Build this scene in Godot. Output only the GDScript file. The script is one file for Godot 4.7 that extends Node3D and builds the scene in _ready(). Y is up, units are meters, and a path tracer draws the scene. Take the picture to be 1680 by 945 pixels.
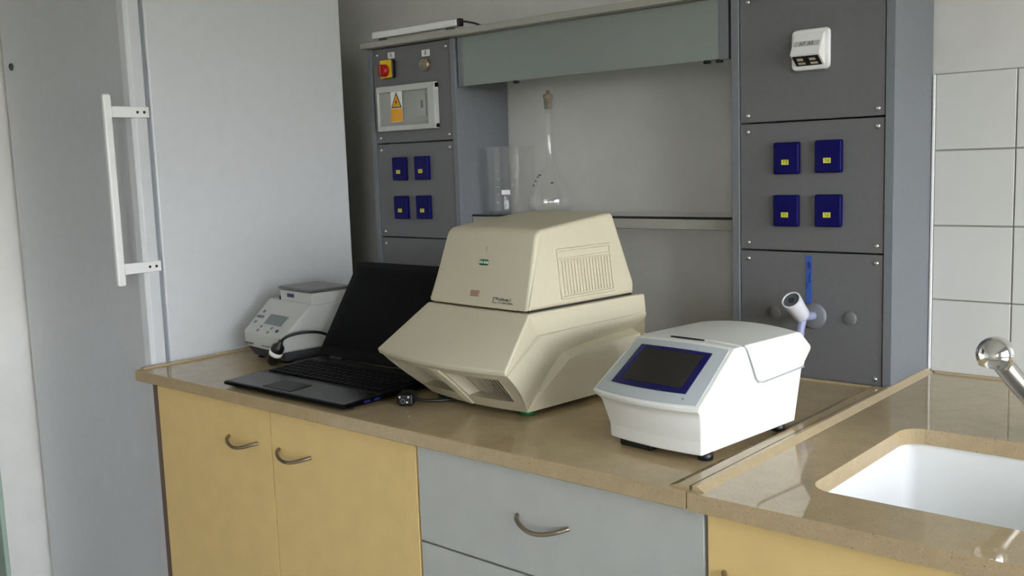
extends Node3D
# A laboratory bench with instruments. Metres, y up; the bench top is at CH, the tiled wall is the plane z = 0, x runs along it to the right.

const CH := 0.9
var M := {}
var taken := {}


# ------------------------------------------------------------------ mesh builder
class MB:
	var v := PackedVector3Array()
	var n := PackedVector3Array()

	func tri(a: Vector3, b: Vector3, c: Vector3, na: Vector3, nb: Vector3, nc: Vector3) -> void:
		var g := (b - a).cross(c - a)
		if g.length_squared() < 1e-18:
			return
		if g.dot(na + nb + nc) > 0.0:
			v.append_array(PackedVector3Array([a, c, b]))
			n.append_array(PackedVector3Array([na, nc, nb]))
		else:
			v.append_array(PackedVector3Array([a, b, c]))
			n.append_array(PackedVector3Array([na, nb, nc]))

	func flat(a: Vector3, b: Vector3, c: Vector3, out: Vector3) -> void:
		var g := (b - a).cross(c - a).normalized()
		if g.dot(out) < 0.0:
			g = -g
		tri(a, b, c, g, g, g)

	func quad(a: Vector3, b: Vector3, c: Vector3, d: Vector3, out: Vector3) -> void:
		flat(a, b, c, out)
		flat(a, c, d, out)

	# rows of points, smooth; out tells which side is outside
	func patch(rows: Array, out: Vector3) -> void:
		var R := rows.size()
		var C: int = rows[0].size()
		var nn := []
		for i in R:
			var row := []
			for j in C:
				var du: Vector3 = rows[i][mini(j + 1, C - 1)] - rows[i][maxi(j - 1, 0)]
				var dv: Vector3 = rows[mini(i + 1, R - 1)][j] - rows[maxi(i - 1, 0)][j]
				var g := du.cross(dv).normalized()
				row.append(-g if g.dot(out) < 0.0 else g)
			nn.append(row)
		for i in R - 1:
			for j in C - 1:
				tri(rows[i][j], rows[i][j + 1], rows[i + 1][j + 1], nn[i][j], nn[i][j + 1], nn[i + 1][j + 1])
				tri(rows[i][j], rows[i + 1][j + 1], rows[i + 1][j], nn[i][j], nn[i + 1][j + 1], nn[i + 1][j])

	func add(other: MB, t: Transform3D) -> void:
		for i in other.v.size():
			v.append(t * other.v[i])
			n.append((t.basis * other.n[i]).normalized())

	# closed polyhedron, faces counter-clockwise from outside, with chamfered edges that shade round
	func poly(P: PackedVector3Array, F: Array, r: float) -> void:
		var fn := []
		var ins := []
		var edge := {}
		for f in F.size():
			var idx: Array = F[f]
			var k := idx.size()
			var nr := Vector3.ZERO
			for i in k:
				nr += P[idx[i]].cross(P[idx[(i + 1) % k]])
			nr = nr.normalized()
			fn.append(nr)
			var row := {}
			for i in k:
				var a: Vector3 = P[idx[(i + k - 1) % k]]
				var b: Vector3 = P[idx[i]]
				var c: Vector3 = P[idx[(i + 1) % k]]
				var i1 := nr.cross((b - a).normalized())
				var i2 := nr.cross((c - b).normalized())
				row[idx[i]] = b + (i1 + i2) * (r / maxf(0.25, 1.0 + i1.dot(i2)))
				edge[Vector2i(idx[i], idx[(i + 1) % k])] = f
			ins.append(row)
		for f in F.size():
			var idx: Array = F[f]
			var nr: Vector3 = fn[f]
			var ax := nr.cross(Vector3.UP if absf(nr.y) < 0.8 else Vector3.RIGHT).normalized()
			var ay := nr.cross(ax)
			if idx.size() == 4:
				tri(ins[f][idx[0]], ins[f][idx[1]], ins[f][idx[2]], nr, nr, nr)
				tri(ins[f][idx[0]], ins[f][idx[2]], ins[f][idx[3]], nr, nr, nr)
			else:
				var flat2 := PackedVector2Array()
				for i in idx:
					flat2.append(Vector2(ins[f][i].dot(ax), ins[f][i].dot(ay)))
				var tr := Geometry2D.triangulate_polygon(flat2)
				for t in range(0, tr.size(), 3):
					tri(ins[f][idx[tr[t]]], ins[f][idx[tr[t + 1]]], ins[f][idx[tr[t + 2]]], nr, nr, nr)
		if r <= 0.0:
			return
		for e in edge:
			var o := Vector2i(e.y, e.x)
			if e.x < e.y and edge.has(o):
				var f: int = edge[e]
				var g: int = edge[o]
				tri(ins[f][e.x], ins[f][e.y], ins[g][e.y], fn[f], fn[f], fn[g])
				tri(ins[f][e.x], ins[g][e.y], ins[g][e.x], fn[f], fn[g], fn[g])
		for p in P.size():
			var ring := []
			for f in F.size():
				if ins[f].has(p):
					ring.append(f)
			if ring.size() == 3:
				tri(ins[ring[0]][p], ins[ring[1]][p], ins[ring[2]][p], fn[ring[0]], fn[ring[1]], fn[ring[2]])

	func box(c: Vector3, s: Vector3, r: float, t := Transform3D.IDENTITY) -> void:
		var h := s / 2.0
		var P := PackedVector3Array()
		for k in 8:
			P.append(t * (c + Vector3(h.x if k & 1 else -h.x, h.y if k & 2 else -h.y, h.z if k & 4 else -h.z)))
		poly(P, [[0, 2, 3, 1], [4, 5, 7, 6], [0, 1, 5, 4], [2, 6, 7, 3], [0, 4, 6, 2], [1, 3, 7, 5]], minf(r, minf(h.x, minf(h.y, h.z)) * 0.95))

	# outline in x and y (any turn), from z0 to z1
	func prism(o: PackedVector2Array, z0: float, z1: float, r: float, t := Transform3D.IDENTITY) -> void:
		var q := o.duplicate()
		if Geometry2D.is_polygon_clockwise(q):
			q.reverse()
		# is_polygon_clockwise works with y down: check with the area
		var area := 0.0
		for i in q.size():
			area += q[i].cross(q[(i + 1) % q.size()])
		if area < 0.0:
			q.reverse()
		var k := q.size()
		var P := PackedVector3Array()
		var front := []
		var back := []
		for i in k:
			P.append(t * Vector3(q[i].x, q[i].y, z0))
		for i in k:
			P.append(t * Vector3(q[i].x, q[i].y, z1))
			front.append(k + i)
			back.append(k - 1 - i)
		var F := [back, front]
		for i in k:
			F.append([i, (i + 1) % k, k + (i + 1) % k, k + i])
		poly(P, F, r)

	# profile of (radius, height) about the y axis; a repeated point keeps an edge sharp
	func lathe(p: Array, seg: int, t := Transform3D.IDENTITY) -> void:
		for i in p.size() - 1:
			var a: Vector2 = p[i]
			var b: Vector2 = p[i + 1]
			if a.distance_to(b) < 1e-7:
				continue
			var na := _ln(p, i, true)
			var nb := _ln(p, i + 1, false)
			for s in seg:
				var c0 := cos(TAU * s / seg)
				var s0 := sin(TAU * s / seg)
				var c1 := cos(TAU * (s + 1) / seg)
				var s1 := sin(TAU * (s + 1) / seg)
				var p0 := t * Vector3(a.x * c0, a.y, a.x * s0)
				var p1 := t * Vector3(a.x * c1, a.y, a.x * s1)
				var p2 := t * Vector3(b.x * c1, b.y, b.x * s1)
				var p3 := t * Vector3(b.x * c0, b.y, b.x * s0)
				var n0 := t.basis * Vector3(na.x * c0, na.y, na.x * s0)
				var n1 := t.basis * Vector3(na.x * c1, na.y, na.x * s1)
				var n2 := t.basis * Vector3(nb.x * c1, nb.y, nb.x * s1)
				var n3 := t.basis * Vector3(nb.x * c0, nb.y, nb.x * s0)
				tri(p0, p1, p2, n0, n1, n2)
				tri(p0, p2, p3, n0, n2, n3)

	func _ln(p: Array, i: int, forward: bool) -> Vector2:
		var d := Vector2.ZERO
		if forward:
			d = (p[i + 1] - p[i]).normalized()
			if i > 0 and p[i].distance_to(p[i - 1]) > 1e-7:
				d += (p[i] - p[i - 1]).normalized()
		else:
			d = (p[i] - p[i - 1]).normalized()
			if i < p.size() - 1 and p[i].distance_to(p[i + 1]) > 1e-7:
				d += (p[i + 1] - p[i]).normalized()
		d = d.normalized()
		return Vector2(d.y, -d.x)

	func tube(path: Array, r: float, seg := 10, r_end := -1.0) -> void:
		var rows := []
		var nn := []
		var side := Vector3.ZERO
		for i in path.size():
			var d: Vector3 = (path[mini(i + 1, path.size() - 1)] - path[maxi(i - 1, 0)]).normalized()
			if side == Vector3.ZERO:
				side = d.cross(Vector3.UP if absf(d.y) < 0.9 else Vector3.RIGHT).normalized()
			side = (side - d * side.dot(d)).normalized()
			var up := side.cross(d)
			var rr := r if r_end < 0.0 else lerpf(r, r_end, float(i) / (path.size() - 1))
			var row := []
			var nrow := []
			for s in seg + 1:
				var q := side * cos(TAU * s / seg) + up * sin(TAU * s / seg)
				row.append(path[i] + q * rr)
				nrow.append(q)
			rows.append(row)
			nn.append(nrow)
		for i in rows.size() - 1:
			for s in seg:
				tri(rows[i][s], rows[i][s + 1], rows[i + 1][s + 1], nn[i][s], nn[i][s + 1], nn[i + 1][s + 1])
				tri(rows[i][s], rows[i + 1][s + 1], rows[i + 1][s], nn[i][s], nn[i + 1][s + 1], nn[i + 1][s])
		for e in 2:
			var i := 0 if e == 0 else rows.size() - 1
			var d: Vector3 = (path[0] - path[1]).normalized() if e == 0 else (path[i] - path[i - 1]).normalized()
			for s in seg:
				tri(path[i], rows[i][s], rows[i][s + 1], d, d, d)

	# a housing: profile rows [depth, height, half width, bow forward, bow upward, fillet] swept across x
	func shell(rows: Array, r: float, cols := 10) -> void:
		var area := 0.0
		for i in rows.size():
			var a: Array = rows[i]
			var b: Array = rows[(i + 1) % rows.size()]
			area += a[0] * b[1] - a[1] * b[0]
		var src := rows.duplicate()
		if area < 0.0:
			src.reverse()
		var pts := []  # [p, n, hw, bow, dome]
		var k := src.size()
		for i in k:
			var pa := Vector2(src[(i + k - 1) % k][0], src[(i + k - 1) % k][1])
			var pb := Vector2(src[i][0], src[i][1])
			var pc := Vector2(src[(i + 1) % k][0], src[(i + 1) % k][1])
			var d1 := (pb - pa).normalized()
			var d2 := (pc - pb).normalized()
			var turn := absf(d1.angle_to(d2))
			var rad: float = src[i][5]
			var cut := minf(rad * tan(turn / 2.0), minf(pa.distance_to(pb), pb.distance_to(pc)) * 0.48)
			if cut < 1e-5 or turn < 0.02:
				pts.append([pb, Vector2((d1 + d2).y, -(d1 + d2).x).normalized(), src[i][2], src[i][3], src[i][4]])
				continue
			var q0 := pb - d1 * cut
			var q2 := pb + d2 * cut
			var m := 5
			for s in m + 1:
				var f := float(s) / m
				var q := q0.lerp(pb, f).lerp(pb.lerp(q2, f), f)
				var d := d1.slerp(d2, f)
				var other: Array = src[(i + k - 1) % k] if f < 0.5 else src[(i + 1) % k]
				var span := maxf(pb.distance_to(Vector2(other[0], other[1])), 1e-6)
				var w := pb.distance_to(q) / span
				pts.append([q, Vector2(d.y, -d.x), lerpf(src[i][2], other[2], w), lerpf(src[i][3], other[3], w), lerpf(src[i][4], other[4], w)])
		var rings := []
		var norms := []
		var cs := []
		for j in range(3, 0, -1):
			cs.append([-1.0, float(j) / 3.0])
		for j in cols + 1:
			cs.append([-1.0 + 2.0 * j / cols, 0.0])
		for j in range(1, 4):
			cs.append([1.0, float(j) / 3.0])
		for c in cs:
			var ring := []
			var nr := []
			var phi: float = c[1] * PI / 2.0
			for p in pts:
				var hw: float = p[2] - r
				var x: float = c[0] * hw + signf(c[0]) * r * sin(phi)
				var s: float = clampf(c[0], -1.0, 1.0)
				var bulge := 1.0 - s * s
				var q: Vector2 = p[0] - p[1] * r * (1.0 - cos(phi))
				ring.append(Vector3(x, q.y + p[4] * bulge, q.x + p[3] * bulge))
				var nu: float = (p[1].x * p[3] + p[1].y * p[4]) * 2.0 * s / maxf(hw, 0.001) * (1.0 if c[1] == 0.0 else cos(phi))
				var nv := Vector3(nu, p[1].y, p[1].x).normalized()
				nr.append((nv * cos(phi) + Vector3(signf(c[0]), 0, 0) * sin(phi)).normalized())
			rings.append(ring)
			norms.append(nr)
		var L := pts.size()
		for c in rings.size() - 1:
			for i in L:
				var j := (i + 1) % L
				tri(rings[c][i], rings[c][j], rings[c + 1][j], norms[c][i], norms[c][j], norms[c + 1][j])
				tri(rings[c][i], rings[c + 1][j], rings[c + 1][i], norms[c][i], norms[c + 1][j], norms[c + 1][i])
		for e in [0, rings.size() - 1]:
			var o2 := PackedVector2Array()
			for i in L:
				o2.append(pts[i][0])
			var tr := Geometry2D.triangulate_polygon(o2)
			var side := Vector3(-1 if e == 0 else 1, 0, 0)
			for t in range(0, tr.size(), 3):
				flat(rings[e][tr[t]], rings[e][tr[t + 1]], rings[e][tr[t + 2]], side)

	func mesh() -> ArrayMesh:
		var a := []
		a.resize(Mesh.ARRAY_MAX)
		a[Mesh.ARRAY_VERTEX] = v
		a[Mesh.ARRAY_NORMAL] = n
		var m := ArrayMesh.new()
		m.add_surface_from_arrays(Mesh.PRIMITIVE_TRIANGLES, a)
		return m


# ------------------------------------------------------------------ scene helpers
func numbered(called: String) -> String:
	taken[called] = taken.get(called, -1) + 1
	return called if taken[called] == 0 else "%s_%03d" % [called, taken[called]]


func tag(o: Node, label: String, category: String, group := "") -> void:
	o.set_meta("label", label)
	o.set_meta("category", category)
	o.set_meta("kind", "thing")
	if group:
		o.set_meta("group", group)


func thing(called: String, label: String, category: String, at: Vector3, turn := 0.0, group := "") -> Node3D:
	var o := Node3D.new()
	o.name = numbered(called)
	add_child(o)
	o.position = at
	o.rotation_degrees.y = turn
	tag(o, label, category, group)
	return o


func part(parent: Node, called: String, b: MB, mat: Material, label := "") -> MeshInstance3D:
	var o := MeshInstance3D.new()
	o.name = called if parent != self else numbered(called)
	o.mesh = b.mesh()
	o.material_override = mat
	if label:
		o.set_meta("label", label)
	parent.add_child(o, true)
	return o


func struct(called: String, b: MB, mat: Material, label: String) -> MeshInstance3D:
	var o := part(self, called, b, mat)
	o.set_meta("kind", "structure")
	o.set_meta("label", label)
	return o


func bx(c: Vector3, s: Vector3, r := 0.002) -> MB:
	var b := MB.new()
	b.box(c, s, r)
	return b


func span(x0: float, x1: float, y0: float, y1: float, z0: float, z1: float, r := 0.002) -> MB:
	return bx(Vector3((x0 + x1) / 2, (y0 + y1) / 2, (z0 + z1) / 2), Vector3(x1 - x0, y1 - y0, z1 - z0), r)


func rrect(w: float, h: float, r: float, m := 5) -> PackedVector2Array:
	var o := PackedVector2Array()
	for c in [[1, 1, 0.0], [-1, 1, 0.5], [-1, -1, 1.0], [1, -1, 1.5]]:
		for i in m + 1:
			var a: float = PI * c[2] + PI / 2 * i / m
			o.append(Vector2(c[0] * (w / 2 - r) + r * cos(a), c[1] * (h / 2 - r) + r * sin(a)))
	return o


func letters(parent: Node, called: String, text: String, size: float, t: Transform3D, mat: Material, depth := 0.0006, serif := false, bold := false) -> MeshInstance3D:
	var f := SystemFont.new()
	f.font_names = PackedStringArray(["Droid Serif" if serif else "Droid Sans"])
	if bold:
		f.font_weight = 700
	var tm := TextMesh.new()
	tm.text = text
	tm.font = f
	tm.font_size = 32
	tm.pixel_size = size / 32.0
	tm.depth = depth
	tm.curve_step = 3.0
	var o := MeshInstance3D.new()
	o.name = called
	o.mesh = tm
	o.material_override = mat
	o.transform = t
	parent.add_child(o, true)
	return o


func smooth_path(p: Array, n := 8) -> Array:
	var o := []
	for i in p.size() - 1:
		var a: Vector3 = p[maxi(i - 1, 0)]
		var b: Vector3 = p[i]
		var c: Vector3 = p[i + 1]
		var d: Vector3 = p[mini(i + 2, p.size() - 1)]
		for k in n:
			o.append(b.cubic_interpolate(c, a, d, float(k) / n))
	o.append(p[-1])
	return o


func sm(r: float, g: float, b: float, rough := 0.5, metal := 0.0) -> StandardMaterial3D:
	var m := StandardMaterial3D.new()
	m.albedo_color = Color(r, g, b)
	m.roughness = rough
	m.metallic = metal
	return m


# a fine mottled colour over the whole surface, the same on all sides
func mottle(m: StandardMaterial3D, seed_: int, scale: float, lo: float, hi: float, freq := 0.05) -> StandardMaterial3D:
	var n := FastNoiseLite.new()
	n.seed = seed_
	n.frequency = freq
	n.fractal_octaves = 4
	var img := n.get_seamless_image(256, 256)
	img.convert(Image.FORMAT_RGB8)
	for y in 256:
		for x in 256:
			var f := lerpf(lo, hi, img.get_pixel(x, y).r)
			img.set_pixel(x, y, Color(f, f, f))
	m.albedo_texture = ImageTexture.create_from_image(img)
	m.uv1_triplanar = true
	m.uv1_world_triplanar = true
	m.uv1_scale = Vector3.ONE * scale
	return m


func stone_texture() -> ImageTexture:
	var rng := RandomNumberGenerator.new()
	rng.seed = 77
	var n := FastNoiseLite.new()
	n.seed = 5
	n.frequency = 0.012
	n.fractal_octaves = 4
	var low := n.get_seamless_image(512, 512)
	var img := Image.create(512, 512, false, Image.FORMAT_RGB8)
	for y in 512:
		for x in 512:
			var f := 0.97 + 0.06 * low.get_pixel(x, y).r + rng.randf_range(-0.035, 0.035)
			img.set_pixel(x, y, Color(0.70 * f, 0.618 * f, 0.475 * f))
	var tones := [Color(0.78, 0.70, 0.60), Color(0.58, 0.49, 0.41), Color(0.66, 0.52, 0.43), Color(0.80, 0.74, 0.66), Color(0.50, 0.42, 0.36)]
	for i in 3800:
		var c: Color = tones[rng.randi() % 5]
		var w := rng.randi_range(1, 4)
		var h := rng.randi_range(1, 4)
		var x := rng.randi_range(0, 507)
		var y := rng.randi_range(0, 507)
		for a in w:
			for b in h:
				if (a == 0 or a == w - 1) and (b == 0 or b == h - 1) and w > 2:
					continue
				img.set_pixel(x + a, y + b, img.get_pixel(x + a, y + b).lerp(c, 0.4))
	for i in 45:
		var x := rng.randi_range(0, 508)
		var y := rng.randi_range(0, 508)
		img.fill_rect(Rect2i(x, y, 3, 2), Color(0.50, 0.40, 0.33))
	return ImageTexture.create_from_image(img)


func glass(tint: Color, alpha: float) -> StandardMaterial3D:
	var m := StandardMaterial3D.new()
	m.transparency = BaseMaterial3D.TRANSPARENCY_ALPHA
	m.albedo_color = Color(tint.r, tint.g, tint.b, alpha)
	m.roughness = 0.02
	return m


func materials() -> void:
	M.wall = mottle(sm(0.83, 0.825, 0.805, 0.9), 3, 0.7, 0.97, 1.0)
	M.wall_white = mottle(sm(0.90, 0.89, 0.87, 0.9), 4, 0.8, 0.97, 1.0)
	M.ceiling = mottle(sm(0.92, 0.915, 0.90, 0.95), 8, 0.8, 0.97, 1.0)
	M.floor = mottle(sm(0.74, 0.73, 0.70, 0.35), 9, 1.3, 0.85, 1.0)
	M.tile = sm(0.82, 0.82, 0.80, 0.14)
	M.grout = mottle(sm(0.62, 0.61, 0.58, 0.95), 6, 3.0, 0.9, 1.0)
	M.stone = sm(1, 1, 1, 0.045)
	M.stone.albedo_texture = stone_texture()
	M.stone.uv1_triplanar = true
	M.stone.uv1_world_triplanar = true
	M.stone.uv1_scale = Vector3.ONE * 3.0
	M.yellow = mottle(sm(0.91, 0.785, 0.53, 0.42), 12, 1.1, 0.965, 1.0)
	M.grey_front = mottle(sm(0.73, 0.735, 0.715, 0.42), 13, 1.1, 0.97, 1.0)
	M.edge_brown = sm(0.42, 0.34, 0.30, 0.6)
	M.carcass = sm(0.72, 0.70, 0.66, 0.6)
	M.nickel = sm(0.62, 0.57, 0.50, 0.3, 0.9)
	M.freezer = mottle(sm(0.815, 0.82, 0.825, 0.32), 21, 1.6, 0.98, 1.0)
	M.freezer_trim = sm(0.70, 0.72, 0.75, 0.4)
	M.gasket = sm(0.55, 0.57, 0.60, 0.7)
	M.white = sm(0.92, 0.92, 0.91, 0.3)
	M.tower = mottle(sm(0.465, 0.475, 0.495, 0.45), 31, 5.0, 0.96, 1.0)
	M.tower_panel = mottle(sm(0.42, 0.42, 0.425, 0.5), 32, 5.0, 0.96, 1.0)
	M.seam = mottle(sm(0.42, 0.42, 0.425, 0.6), 33, 5.0, 0.96, 1.0)
	M.alu = sm(0.74, 0.75, 0.77, 0.35, 0.6)
	M.steel = sm(0.82, 0.82, 0.82, 0.25, 0.95)
	M.blue = sm(0.025, 0.022, 0.33, 0.45)
	M.blue.metallic_specular = 0.3
	M.yellow_label = sm(0.86, 0.85, 0.28, 0.6)
	M.ink = sm(0.10, 0.10, 0.11, 0.6)
	M.red = sm(0.62, 0.04, 0.06, 0.35)
	M.bright_yellow = sm(0.93, 0.78, 0.08, 0.45)
	M.orange = sm(0.92, 0.66, 0.10, 0.5)
	M.black = sm(0.035, 0.035, 0.04, 0.4)
	M.laptop = sm(0.012, 0.012, 0.015, 0.3)
	M.laptop.metallic_specular = 0.25
	M.laptop_palm = sm(0.032, 0.032, 0.036, 0.2)
	M.laptop_key = sm(0.012, 0.012, 0.014, 0.5)
	M.laptop_key.metallic_specular = 0.25
	M.laptop_screen = sm(0.006, 0.006, 0.007, 0.35)
	M.laptop_screen.metallic_specular = 0.2
	M.usb_blue = sm(0.12, 0.12, 0.42, 0.4)
	M.cream = mottle(sm(0.80, 0.765, 0.665, 0.42), 41, 3.0, 0.985, 1.0)
	M.cream_dark = sm(0.78, 0.72, 0.63, 0.5)
	M.latch = sm(0.62, 0.50, 0.42, 0.5)
	M.green = sm(0.05, 0.40, 0.24, 0.45)
	M.green_foot = sm(0.04, 0.33, 0.16, 0.5)
	M.instrument = mottle(sm(0.91, 0.91, 0.885, 0.36), 42, 3.0, 0.99, 1.0)
	M.instrument_panel = sm(0.72, 0.745, 0.75, 0.45)
	M.navy = sm(0.03, 0.03, 0.32, 0.3)
	M.navy_light = sm(0.13, 0.13, 0.50, 0.25)
	M.display_off = sm(0.15, 0.135, 0.125, 0.25)
	M.mixer = mottle(sm(0.745, 0.75, 0.735, 0.45), 43, 3.0, 0.985, 1.0)
	M.mixer_base = sm(0.24, 0.25, 0.27, 0.6)
	M.smoke_lid = sm(0.34, 0.34, 0.34, 0.3)
	M.lcd = sm(0.40, 0.45, 0.44, 0.25)
	M.key_grey = sm(0.42, 0.43, 0.46, 0.6)
	M.ceramic = sm(0.94, 0.94, 0.93, 0.12)
	M.chrome = sm(0.93, 0.93, 0.93, 0.04, 1.0)
	M.satin = sm(0.66, 0.64, 0.61, 0.3, 0.95)
	M.tape = sm(0.20, 0.35, 0.68, 0.7)
	M.marker = sm(0.05, 0.08, 0.40, 0.7)
	M.pp = sm(0.88, 0.88, 0.90, 0.35)
	M.lilac = sm(0.60, 0.61, 0.74, 0.35)
	M.cork = sm(0.60, 0.55, 0.47, 0.5)
	M.print = sm(0.33, 0.34, 0.36, 0.7)
	M.frosted = sm(0.62, 0.67, 0.655, 0.3)
	M.frosted.transparency = BaseMaterial3D.TRANSPARENCY_ALPHA
	M.frosted.albedo_color = Color(0.56, 0.59, 0.57, 0.88)
	M.labglass = glass(Color(0.97, 0.985, 0.98), 0.015)
	M.shelf_glass = glass(Color(0.75, 0.80, 0.77), 0.10)
	M.board = mottle(sm(0.66, 0.65, 0.61, 0.5), 34, 5.0, 0.96, 1.0)
	M.pane = glass(Color(0.95, 0.98, 0.98), 0.06)
	M.smoky = glass(Color(0.70, 0.71, 0.68), 0.18)
	M.green_paint = sm(0.64, 0.72, 0.66, 0.6)
	M.lavender = sm(0.62, 0.60, 0.66, 0.8)


# ------------------------------------------------------------------ setting
func build_room() -> void:
	var X0 := -2.185
	var X1 := 2.2
	var Z1 := 6.4
	var H := 2.9
	struct("floor", span(-3.6, X1 + 0.2, -0.12, 0.0, -0.2, Z1 + 0.2, 0.0), M.floor, "grey vinyl laboratory floor")
	struct("ceiling", span(-3.6, X1 + 0.2, H, H + 0.15, -0.2, Z1 + 0.2, 0.0), M.ceiling, "white painted ceiling")
	var wb := struct("wall_back", span(X0 - 0.15, X1 + 0.2, 0.0, H, -0.2, 0.0, 0.0), M.wall, "off-white painted wall behind the bench")
	# tiled splashback beside the right service column: four rows of white square tiles
	part(wb, "grout", span(0.012, 1.06, CH - 0.03, CH + 0.601, -0.005, 0.003, 0.0), M.grout)
	var first := bx(Vector3.ZERO, Vector3(0.1475, 0.1475, 0.006), 0.0012).mesh()
	for row in 4:
		for col in 7:
			var t := MeshInstance3D.new()
			t.name = "tile"
			t.mesh = first
			t.material_override = M.tile
			t.position = Vector3(0.088 + col * 0.15, CH + 0.0752 + row * 0.15, 0.003)
			wb.add_child(t, true)
	part(wb, "silicone_joint", span(0.0075, 0.0135, CH + 0.004, CH + 0.60, 0.0, 0.0085, 0.002), M.white)
	# left wall: a short nib beside the freezer, then the open doorway into the corridor
	struct("wall_left", span(X0 - 0.12, X0, 0.0, H, 0.0, 1.003, 0.0), M.wall_white, "white wall nib beside the upright freezer")
	var wl := MB.new()
	wl.box(Vector3(X0 - 0.06, H - 0.4, 1.5), Vector3(0.12, 0.8, 1.0), 0.0)
	wl.box(Vector3(X0 - 0.06, H / 2, (2.0 + Z1) / 2), Vector3(0.12, H, Z1 - 2.0), 0.0)
	struct("wall_left_doorway", wl, M.wall_white, "white wall around the open doorway")
	var tr := struct("trim_1", span(X0 - 0.125, X0 + 0.004, 0.0, H - 0.78, 1.003, 1.016, 0.002), M.green_paint, "pale green steel door frame at the doorway")
	part(tr, "hinge", span(X0 + 0.004, X0 + 0.010, 0.02, 0.23, 1.0045, 1.0145, 0.001), M.ink)
	struct("wall_corridor", span(-3.6, -3.5, 0.0, H, -0.2, Z1, 0.0), M.lavender, "lavender grey corridor wall beyond the doorway")
	var wc := MB.new()
	wc.box(Vector3(-2.9, H / 2, -0.1), Vector3(1.2, H, 0.2), 0.0)
	wc.box(Vector3(-2.9, H / 2, Z1 + 0.1), Vector3(1.2, H, 0.2), 0.0)
	struct("wall_corridor_ends", wc, M.wall_white, "white end walls of the corridor")
	struct("wall_front", span(X0 - 0.15, X1 + 0.2, 0.0, H, Z1, Z1 + 0.2, 0.0), M.wall_white, "white wall opposite the bench")
	# right wall with the window that lights the room, plus one added for frontal light
	var wy0 := 0.84
	var wy1 := 2.08
	var openings := [[0.35, 2.4], [4.0, 6.0]]  # second opening is unseen, added to brighten the front faces
	var wr := MB.new()
	for a in [[0.0, 0.35], [2.4, 4.0], [6.0, Z1]]:
		wr.box(Vector3(X1 + 0.1, H / 2, (a[0] + a[1]) / 2), Vector3(0.2, H, a[1] - a[0]), 0.0)
	for a in openings:
		wr.box(Vector3(X1 + 0.1, wy0 / 2, (a[0] + a[1]) / 2), Vector3(0.2, wy0, a[1] - a[0]), 0.0)
		wr.box(Vector3(X1 + 0.1, (wy1 + H) / 2, (a[0] + a[1]) / 2), Vector3(0.2, H - wy1, a[1] - a[0]), 0.0)
	struct("wall_right", wr, M.wall_white, "white wall with one window and one added for frontal light")
	for k in 2:
		var wz0: float = openings[k][0]
		var wz1: float = openings[k][1]
		var win := Node3D.new()
		win.name = "window_%d" % (k + 1)
		win.set_meta("kind", "structure")
		win.set_meta("label", ["white framed window beside the sink end of the bench", "unseen window added further along the side wall for frontal light"][k])
		add_child(win)
		var fr := MB.new()
		for z in [wz0 + 0.03, (wz0 + wz1) / 2, wz1 - 0.03]:
			fr.box(Vector3(X1 + 0.12, (wy0 + wy1) / 2, z), Vector3(0.06, wy1 - wy0, 0.06), 0.004)
		for y in [wy0 + 0.03, wy1 - 0.03]:
			fr.box(Vector3(X1 + 0.12, y, (wz0 + wz1) / 2), Vector3(0.058, 0.06, wz1 - wz0 - 0.002), 0.004)
		part(win, "window_frame", fr, M.white)
		for h in 2:
			var a := wz0 + 0.06 + h * ((wz1 - wz0) / 2 - 0.03)
			part(win, "pane", span(X1 + 0.115, X1 + 0.119, wy0 + 0.06, wy1 - 0.06, a, a + (wz1 - wz0) / 2 - 0.09, 0.0), M.pane)
		part(win, "window_sill", span(X1 - 0.06, X1 + 0.1, wy0 - 0.03, wy0, wz0 - 0.03, wz1 + 0.03, 0.005), M.white)


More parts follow.
